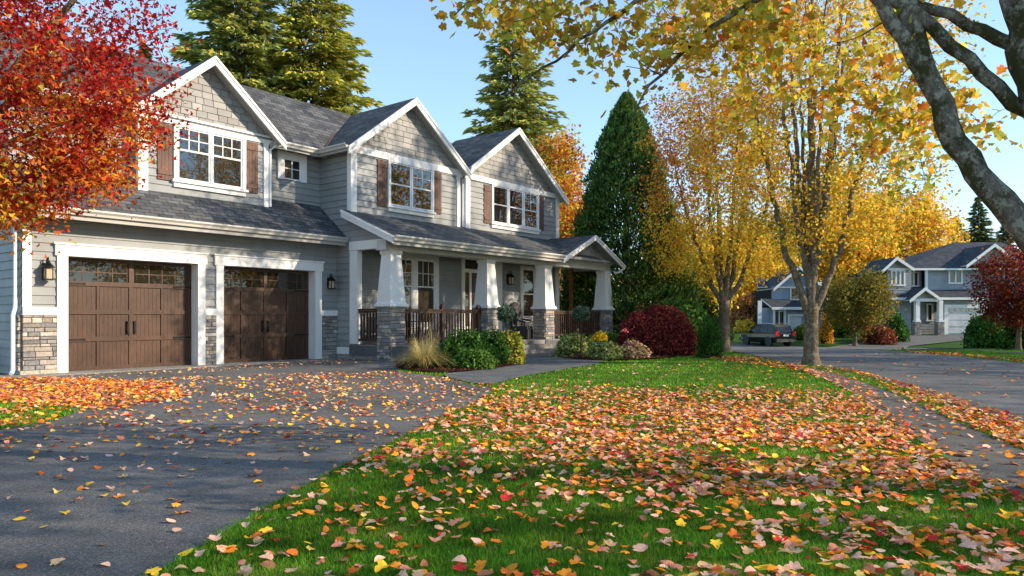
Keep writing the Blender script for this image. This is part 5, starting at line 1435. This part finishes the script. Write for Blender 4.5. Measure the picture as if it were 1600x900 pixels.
# ================================================================== NEIGHBOUR HOUSES
def far_face(px, py, Y): return ((px - CX) / F * Y, (HZ - py) / F * Y + EYE)
M_FSIDE = mat_siding('far_siding', (.29, .32, .355)); M_FSIDE2 = mat_siding('far_siding_blue', (.27, .34, .44)); M_FDOOR2 = mat_paint('far_garage_white', (.62, .62, .64), .05)
def far_house(name, label, Y, zg):
    e = empty(name, (0, Y, zg)); tag(e, label, 'house'); return e
def nh_right():
    Y = 66.0; k = Y / F; zg = float(zt(38, Y)); x0 = (1460 - CX) * k
    e = far_house('neighbour_house', 'grey two storey house with small porch gable across the road', Y, zg); e.location.x = x0
    X = lambda px: (px - 1460) * k
    Z = lambda py: (HZ - py) * k + EYE - zg
    def part(n, m, fn, par=e): mb = MB(); fn(mb); return mb.build(n, m, par)
    F_ = lambda d: (lambda a, z, o: (a, d - o, z))
    part('wall', M_FSIDE, lambda mb: lap(mb, F_(0.8), rect(X(1393), X(1431), -1, Z(418)), .24))
    part('wall', M_FSIDE, lambda mb: lap(mb, F_(2.4), rect(X(1431), X(1463), 2, Z(421)), .24))
    part('wall', M_FSIDE, lambda mb: lap(mb, F_(1.6), rect(X(1460), X(1620), 2, Z(418)), .24))
    part('wall', M_FSIDE, lambda mb: lap(mb, F_(.4), rect(X(1475), X(1640), -1, Z(465)), .24))
    part('wall', M_FSIDE, lambda mb: lap(mb, F_(1.6), rect(X(1388), X(1480), -1, Z(465)), .24))
    part('gable_wall', M_SHAKE, lambda mb: lap(mb, F_(.8), [(X(1388), Z(420)), (X(1429), Z(420)), (X(1404), Z(403))], .25, piece=(.3, .6)))
    part('gable_wall', M_SHAKE, lambda mb: lap(mb, F_(.9), [(X(1518), Z(413)), (X(1600), Z(413)), (X(1558), Z(384))], .25, piece=(.3, .6)))
    part('gable_wall', M_SHAKE, lambda mb: lap(mb, F_(-.9), [(X(1414), Z(466)), (X(1452), Z(466)), (X(1433), Z(454))], .25, piece=(.3, .6)))
    def slabs(n, lst):
        mb = MB()
        for q in lst: mb.slab(*q, .12, 0, 1)
        return mb.build(n, [M_ROOF_BLUE, M_WHITE], e)
    y0, yr = .3, 6.0
    slabs('roof', [((X(1425), 1.6, Z(418)), (X(1525), 1.0, Z(418)), (X(1560), yr, Z(366)), (X(1470), yr, Z(394))),
                   ((X(1520), 1.0, Z(418)), (X(1680), 1.0, Z(418)), (X(1640), yr + .5, Z(367)), (X(1555), yr + .5, Z(367)))])
    slabs('roof', [((X(1385), -.2, Z(467)), (X(1540), -.2, Z(465)), (X(1540), 2.2, Z(446)), (X(1390), 2.2, Z(448)))])
    def gab(c, zc, l, zl, r, zr_, d, back):
        rf = slabs('roof', [((X(l), back, Z(zl)), (X(l), d, Z(zl)), (X(c), d, Z(zc)), (X(c), back, Z(zc))), ((X(r), d, Z(zr_)), (X(r), back, Z(zr_)), (X(c), back, Z(zc)), (X(c), d, Z(zc)))])
        mb = MB()
        for q, zq in ((l, zl), (r, zr_)):
            P = []
            for y in (d - .08, d - .01): P += [(X(c), y, Z(zc) - .28), (X(q), y, Z(zq) - .28), (X(q), y, Z(zq) + .02), (X(c), y, Z(zc) + .02)]
            mb.hexa([P[0], P[1], P[5], P[4], P[3], P[2], P[6], P[7]])
        mb.build('rake_board', M_WHITE, rf)
    gab(1404, 401, 1380, 423, 1431, 419, .3, 5)
    gab(1560, 380, 1515, 414, 1606, 414, .5, 5)
    gab(1433, 450, 1409, 469, 1457, 467, -1.3, 2)
    def tr(mb):
        for a, b, c, d, y in ((1393, 1431, 418, 421.5, .72), (1431, 1620, 418, 421, 1.0), (1385, 1540, 465, 468.5, -.3), (1412, 1456, 467, 471.5, -1.0), (1460, 1464, 420, 452, 1.5), (1478, 1484, 478, 524, .3), (1478, 1545, 476, 481, .29)):
            mb.box((X(a), y - .06, Z(d)), (X(b), y + .06, Z(c)))
    part('trim', M_WHITE, tr)
    for c in (1423.5, 1459):
        mb = MB(); mb.box((X(c - 3), -1.15, Z(501)), (X(c + 3), -.75, Z(470))); mb.box((X(c - 4), -1.2, Z(503)), (X(c + 4), -.7, Z(500))); o = mb.build('porch_column', M_WHITE, e)
        ms = MB(); stones(ms, F_(-1.1), X(c - 5), X(c + 5), -.4, Z(503), .05, .05); ms.box((X(c - 5), -1.1, -.4), (X(c + 5), -.6, Z(503)), (.2, .19, .17)); ms.build('stone_base', M_STONE, o)
    part('front_door', M_FDOOR, lambda mb: mb.box((X(1434), 1.5, Z(520)), (X(1450), 1.58, Z(476))))
    def win(px0, px1, py0, py1, y, n):
        mb = MB(); t = .13
        mb.box((X(px0) - t, y - .08, Z(py1) - t), (X(px1) + t, y - .01, Z(py1))); mb.box((X(px0) - t, y - .08, Z(py0)), (X(px1) + t, y - .01, Z(py0) + t))
        for i in range(n + 1):
            c = px0 + (px1 - px0) * i / n; mb.box((X(c) - .07, y - .08, Z(py1)), (X(c) + .07, y - .01, Z(py0)))
        o = mb.build('window', M_WHITE, e)
        mg = MB(); mg.face([(X(px0), y - .03, Z(py1)), (X(px1), y - .03, Z(py1)), (X(px1), y - .03, Z(py0)), (X(px0), y - .03, Z(py0))]); mg.build('pane', M_BLIND, o)
    win(1400, 1420, 423, 444, .78, 3); win(1499, 1519, 420, 440, 1.58, 2); win(1443, 1457, 424, 444, 2.38, 2); win(1391, 1414, 473, 492, 1.58, 4); win(1464, 1472, 476, 500, 1.58, 1)
    mb = MB(); mb.box((X(1484), .32, -.1), (X(1542), .36, Z(481))); 
    for r in range(4): mb.box((X(1485), .28, .12 + r * .62), (X(1541), .33, .62 + r * .62))
    gd = mb.build('garage_door', M_FDOOR2, e)
    for i in range(6):
        mg = MB(); a = 1486 + i * 9; mg.box((X(a), .25, Z(487)), (X(a + 7), .279, Z(483))); mg.build('pane', M_GLASS, gd)
    mb = MB(); stones(mb, F_(.35), X(1464), X(1478), -.3, Z(498), .05, .05); mb.build('stone_veneer', M_STONE, e)
    mb = MB(); mb.box((X(1395), 2.5, -.2), (X(1640), 9, Z(420))); mb.build('house_core', M_DARK, e)
nh_right()
def nh_left():
    Y = 74.0; k = Y / F; zg = float(zt(28, Y)); x0 = (1230 - CX) * k
    e = far_house('neighbour_house', 'blue-grey house half hidden behind the street maple and the SUV', Y, zg); e.location.x = x0
    X = lambda px: (px - 1230) * k
    Z = lambda py: (HZ - py) * k + EYE - zg
    F_ = lambda d: (lambda a, z, o: (a, d - o, z))
    def part(n, m, fn, par=e): mb = MB(); fn(mb); return mb.build(n, m, par)
    part('wall', M_FSIDE2, lambda mb: lap(mb, F_(1.2), rect(X(1212), X(1300), 2.2, Z(447)), .24))
    part('wall', M_FSIDE2, lambda mb: lap(mb, F_(0), rect(X(1189), X(1300), -1, Z(481)), .24))
    part('gable_wall', M_FSIDE2, lambda mb: lap(mb, F_(1.2), [(X(1216), Z(448)), (X(1290), Z(448)), (X(1253), Z(418))], .24))
    def slabs(lst):
        mb = MB()
        for q in lst: mb.slab(*q, .14, 0, 1)
        return mb.build('roof', [M_ROOF_BLUE, M_WHITE], e)
    slabs([((X(1203), -.6, Z(480)), (X(1300), -.6, Z(480)), (X(1300), 1.2, Z(469)), (X(1195), 1.2, Z(466)))])
    r = slabs([((X(1212), 6, Z(450)), (X(1212), .6, Z(450)), (X(1253), .6, Z(415)), (X(1253), 6, Z(415))), ((X(1294), .6, Z(450)), (X(1294), 6, Z(450)), (X(1253), 6, Z(415)), (X(1253), .6, Z(415)))])
    slabs([((X(1200), 3, Z(446)), (X(1240), 3, Z(446)), (X(1240), 8, Z(428)), (X(1222), 8, Z(428)))])
    mb = MB()
    for q in (1212, 1294):
        P = []
        for y in (.5, .58): P += [(X(1253), y, Z(415) - .3), (X(q), y, Z(450) - .3), (X(q), y, Z(450)), (X(1253), y, Z(415))]
        mb.hexa([P[0], P[1], P[5], P[4], P[3], P[2], P[6], P[7]])
    mb.build('rake_board', M_WHITE, r)
    def tr(mb):
        for a, b, c, d, y in ((1214, 1292, 447, 449.5, 1.1), (1203, 1300, 480.5, 484, -.62), (1205, 1208, 484, 517, -.5), (1225, 1227, 484, 517, -.1), (1230, 1254, 491, 494, -.1), (1230, 1233, 494, 517, -.1), (1182, 1188, 470, 517, -.4)):
            mb.box((X(a), y - .06, Z(d)), (X(b), y + .06, Z(c)))
    part('trim', M_WHITE, tr)
    part('garage_door', M_FDOOR2, lambda mb: mb.box((X(1233), -.05, Z(517)), (X(1252), -.03, Z(494))))
    part('front_door', M_FDOOR, lambda mb: mb.box((X(1212), -.06, Z(517)), (X(1217), -.035, Z(487))))
    def win(px0, px1, py0, py1, y):
        mb = MB(); t = .12
        for b in ((X(px0) - t, X(px1) + t, Z(py1) - t, Z(py1)), (X(px0) - t, X(px1) + t, Z(py0), Z(py0) + t), (X(px0) - t, X(px0), Z(py1), Z(py0)), (X(px1), X(px1) + t, Z(py1), Z(py0))): mb.box((b[0], y - .08, b[2]), (b[1], y - .01, b[3]))
        o = mb.build('window', M_WHITE, e); mg = MB(); mg.box((X(px0), y - .05, Z(py1)), (X(px1), y - .04, Z(py0))); mg.build('pane', M_BLIND, o)
    win(1243, 1262, 450, 467, 1.15); win(1218, 1224, 487, 512, -.03)
    mb = MB(); mb.box((X(1195), 1.0, -.2), (X(1298), 2.6, Z(478))); mb.box((X(1215), 1.5, -.2), (X(1298), 8, Z(450))); mb.build('house_core', M_DARK, e)
nh_left()

# ================================================================== FAR PLANTING
def fz(px, Y): x = (px - CX) / F * Y; return (x, Y, float(zt(x, Y)))
def fshrub(name, label, px0, px1, pyt, Y, n, pal, seed, ls=.22, deep=.8, **kw):
    k = Y / F; b = fz((px0 + px1) / 2, Y); rx = (px1 - px0) / 2 * k; h = (HZ - pyt) * k + EYE - b[2]
    return shrub(name, label, b, (rx, max(rx * deep, .8), h / 1.12), n, ls, pal, seed, **kw)
fshrub('hedge_shrub', 'big clipped dark green shrub beside the neighbour garage door', 1509, 1576, 489, 52, 6000, G_DK, 401, .2, lumps=.07)
fshrub('hedge_shrub', 'loose dark green shrub at the edge of the neighbour lawn', 1566, 1622, 491, 47, 3000, G_DK, 402, .2, lumps=.22)
fshrub('hedge_shrub', 'dark green hedge mass behind the trunk of the street maple', 1296, 1346, 487, 64, 4000, G_DK, 403, .22)
fshrub('hedge_shrub', 'small rounded olive shrub behind the SUV', 1239, 1268, 508, 62, 2000, ([(.10, .13, .03), (.07, .10, .02)], [1, 1]), 404, .2)
fshrub('hedge_shrub', 'round green shrub under the neighbour front windows', 1382, 1418, 488, 61, 2600, G_DK, 405, .2)
fshrub('red_ground_shrub', 'low spreading rust-red shrub on the neighbour lawn', 1352, 1400, 509, 59, 2600, ([(.22, .06, .035), (.30, .10, .06), (.14, .05, .03)], [3, 2, 2]), 406, .18, lumps=.06)
fshrub('orange_shrub', 'orange-topped shrub right behind the street maple trunk', 1280, 1300, 491, 60, 1200, ([(.62, .32, .03), (.5, .24, .03)], [1, 1]), 407, .2)
fshrub('orange_shrub', 'small orange bush beside the low rust-red shrub', 1346, 1362, 499, 60.5, 800, ([(.45, .16, .05), (.3, .1, .05)], [1, 1]), 408, .2)
fshrub('rust_shrub', 'rusty brown thicket beyond the parked SUV', 1135, 1196, 468, 82, 4000, ([(.34, .13, .06), (.44, .20, .08), (.2, .09, .04)], [3, 3, 2]), 409, .3, lumps=.3)
fshrub('yellow_shrub', 'yellow low bush left of the parked SUV', 1150, 1182, 498, 78, 1500, ([YEL, GOLD, YGR], [2, 2, 2]), 410, .26, lumps=.25)
kk = lambda Y: Y / F
crown_tree('olive_tree', 'round olive-brown small tree on the lawn between the two neighbour houses', fz(1336, 57), 5.6, [((0, 0, 3.4), (2.9, 2.4, 2.3), .8), ((1.2, 0, 4.8), (1.9, 1.6, 1.1), .2)], 330, 42, .34, .2, P_([(.16, .15, .035), (.24, .19, .04), (.32, .20, .04), (.10, .12, .03)], [3, 3, 2, 2]), 421, .16)
crown_tree('burgundy_tree', 'burgundy-red tree hiding the end of the neighbour house', fz(1592, 44), 6.4, [((0, 0, 3.9), (2.7, 2.2, 2.6), 1)], 330, 46, .3, .17, P_([(.20, .03, .025), (.28, .055, .035), (.12, .02, .02), (.32, .12, .04), (.16, .12, .03)], [4, 3, 3, 1.2, 1.2]), 422, .15)
crown_tree('golden_tree', 'large golden tree standing behind the blue-grey house', fz(1305, 92), 21.5, [((0, 0, 11.8), (7.2, 5, 9.2), 1)], 520, 46, .75, .46, P_([YEL, GOLD, YGR, ORG], [4, 5, 3, 1.5]), 423, .35)
crown_tree('golden_tree', 'wide golden tree behind the roof of the grey neighbour house', fz(1412, 96), 19.5, [((0, 0, 10.6), (8.2, 5, 8.2), 1)], 520, 46, .75, .46, P_([GOLD, YEL, ORG, YGR], [4, 4, 2, 3]), 424, .35)
crown_tree('golden_tree', 'bright yellow tree in the distance left of the blue-grey house', fz(1160, 88), 13.0, [((0, 0, 7.4), (6.6, 5, 5.6), 1)], 420, 46, .7, .44, P_([YEL, (.72, .5, .06), GOLD, YGR], [5, 4, 3, 2]), 425, .35)
crown_tree('golden_tree', 'yellow-green tree seen low between the thuja and the slim maple', fz(1065, 66), 10.0, [((0, 0, 5.6), (5.0, 4, 4.4), 1)], 320, 44, .6, .4, P_([YEL, YGR, GOLD, GRN], [3, 3, 3, 1.5]), 426, .3)
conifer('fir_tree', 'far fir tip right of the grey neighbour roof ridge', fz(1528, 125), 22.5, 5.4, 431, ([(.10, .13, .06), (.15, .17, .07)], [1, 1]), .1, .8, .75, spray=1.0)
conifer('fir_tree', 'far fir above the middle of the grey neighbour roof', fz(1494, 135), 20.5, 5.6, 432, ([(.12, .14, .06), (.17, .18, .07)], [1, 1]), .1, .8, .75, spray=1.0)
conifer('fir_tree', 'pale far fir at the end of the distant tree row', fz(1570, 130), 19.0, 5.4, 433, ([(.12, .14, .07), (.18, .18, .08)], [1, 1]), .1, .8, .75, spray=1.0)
def far_woods():
    rng = np.random.default_rng(441); n = 52000
    X = rng.uniform(-90, 190, n); Y = rng.uniform(140, 175, n) ; f = clumpy(np.c_[X, X * 0, X * 0], rng, 9, 3) + .6 * clumpy(np.c_[X, Y, X * 0], rng, 3.5, 5)
    top = 12.5 + 2.6 * f; Z = rng.uniform(-1.5, 1, n) ** 1 * top; Z = np.where(Z < 0, rng.uniform(0, 4, n), Z)
    P = np.c_[X, Y, Z]; V, T, k = leaf_geo(P, 1.3 * rng.uniform(.6, 1.3, n), 'diamond', None, 1, .2, rng)
    C = mixcol(P, rng, [(((.09, .12, .05), (.14, .15, .06)), (1, 1), .2 + .5 * f), ((GOLD, YGR, ORG), (3, 4, 1), .1 - .5 * clumpy(P, rng, 8, 7))]) * .8
    o = np_obj('far_woods', V, T, np.repeat(np.clip(C, .003, .7), k, 0), M_LEAF); o['kind'] = 'stuff'
far_woods()

# ================================================================== LIGHT AND CAMERA
SUN_EL, SUN_AZ = R(25), math.atan2(.97, -.15)      # azimuth from +Y towards +X
SUNV = Vector((math.sin(SUN_AZ) * math.cos(SUN_EL), math.cos(SUN_AZ) * math.cos(SUN_EL), math.sin(SUN_EL)))
w = bpy.data.worlds.new('World'); SC.world = w; w.use_nodes = True
nt = w.node_tree; bg = nt.nodes['Background']; sky = nt.nodes.new('ShaderNodeTexSky'); sky.sky_type = 'NISHITA'; sky.sun_disc = False
sky.sun_elevation = SUN_EL; sky.sun_rotation = SUN_AZ; sky.altitude = 100; sky.air_density = .85; sky.dust_density = .0; sky.ozone_density = 1.6
gain = nt.nodes.new('ShaderNodeVectorMath'); gain.operation = 'MULTIPLY'; gain.inputs[1].default_value = (2.66, 3.06, 3.22)
pw = nt.nodes.new('ShaderNodeVectorMath'); pw.operation = 'POWER'; pw.inputs[1].default_value = (.7, .7, .7)
nt.links.new(sky.outputs[0], pw.inputs[0]); nt.links.new(pw.outputs[0], gain.inputs[0]); nt.links.new(gain.outputs[0], bg.inputs[0]); bg.inputs[1].default_value = .15
sl = bpy.data.lights.new('sun', 'SUN'); sl.energy = 7.4; sl.angle = R(.5); sl.color = (1, .83, .62)
so = link(bpy.data.objects.new('sun', sl)); so.rotation_euler = SUNV.to_track_quat('Z', 'Y').to_euler(); so.location = (30, 0, 30)
cam = bpy.data.cameras.new('camera'); co = link(bpy.data.objects.new('camera', cam)); co.location = (0, 0, EYE); co.rotation_euler = (R(90), 0, 0)
cam.sensor_width = 36; cam.lens = 36 * F / 1600; cam.shift_y = 46 / 1600; cam.clip_end = 3000; cam.clip_start = .05
SC.camera = co
SC.view_settings.view_transform = 'Standard'; SC.view_settings.look = 'None'; SC.view_settings.exposure = 0; SC.view_settings.gamma = 1
SC.cycles.max_bounces = 7; SC.cycles.transparent_max_bounces = 4; SC.cycles.diffuse_bounces = 3; SC.cycles.glossy_bounces = 3
SC.cycles.use_denoising = True
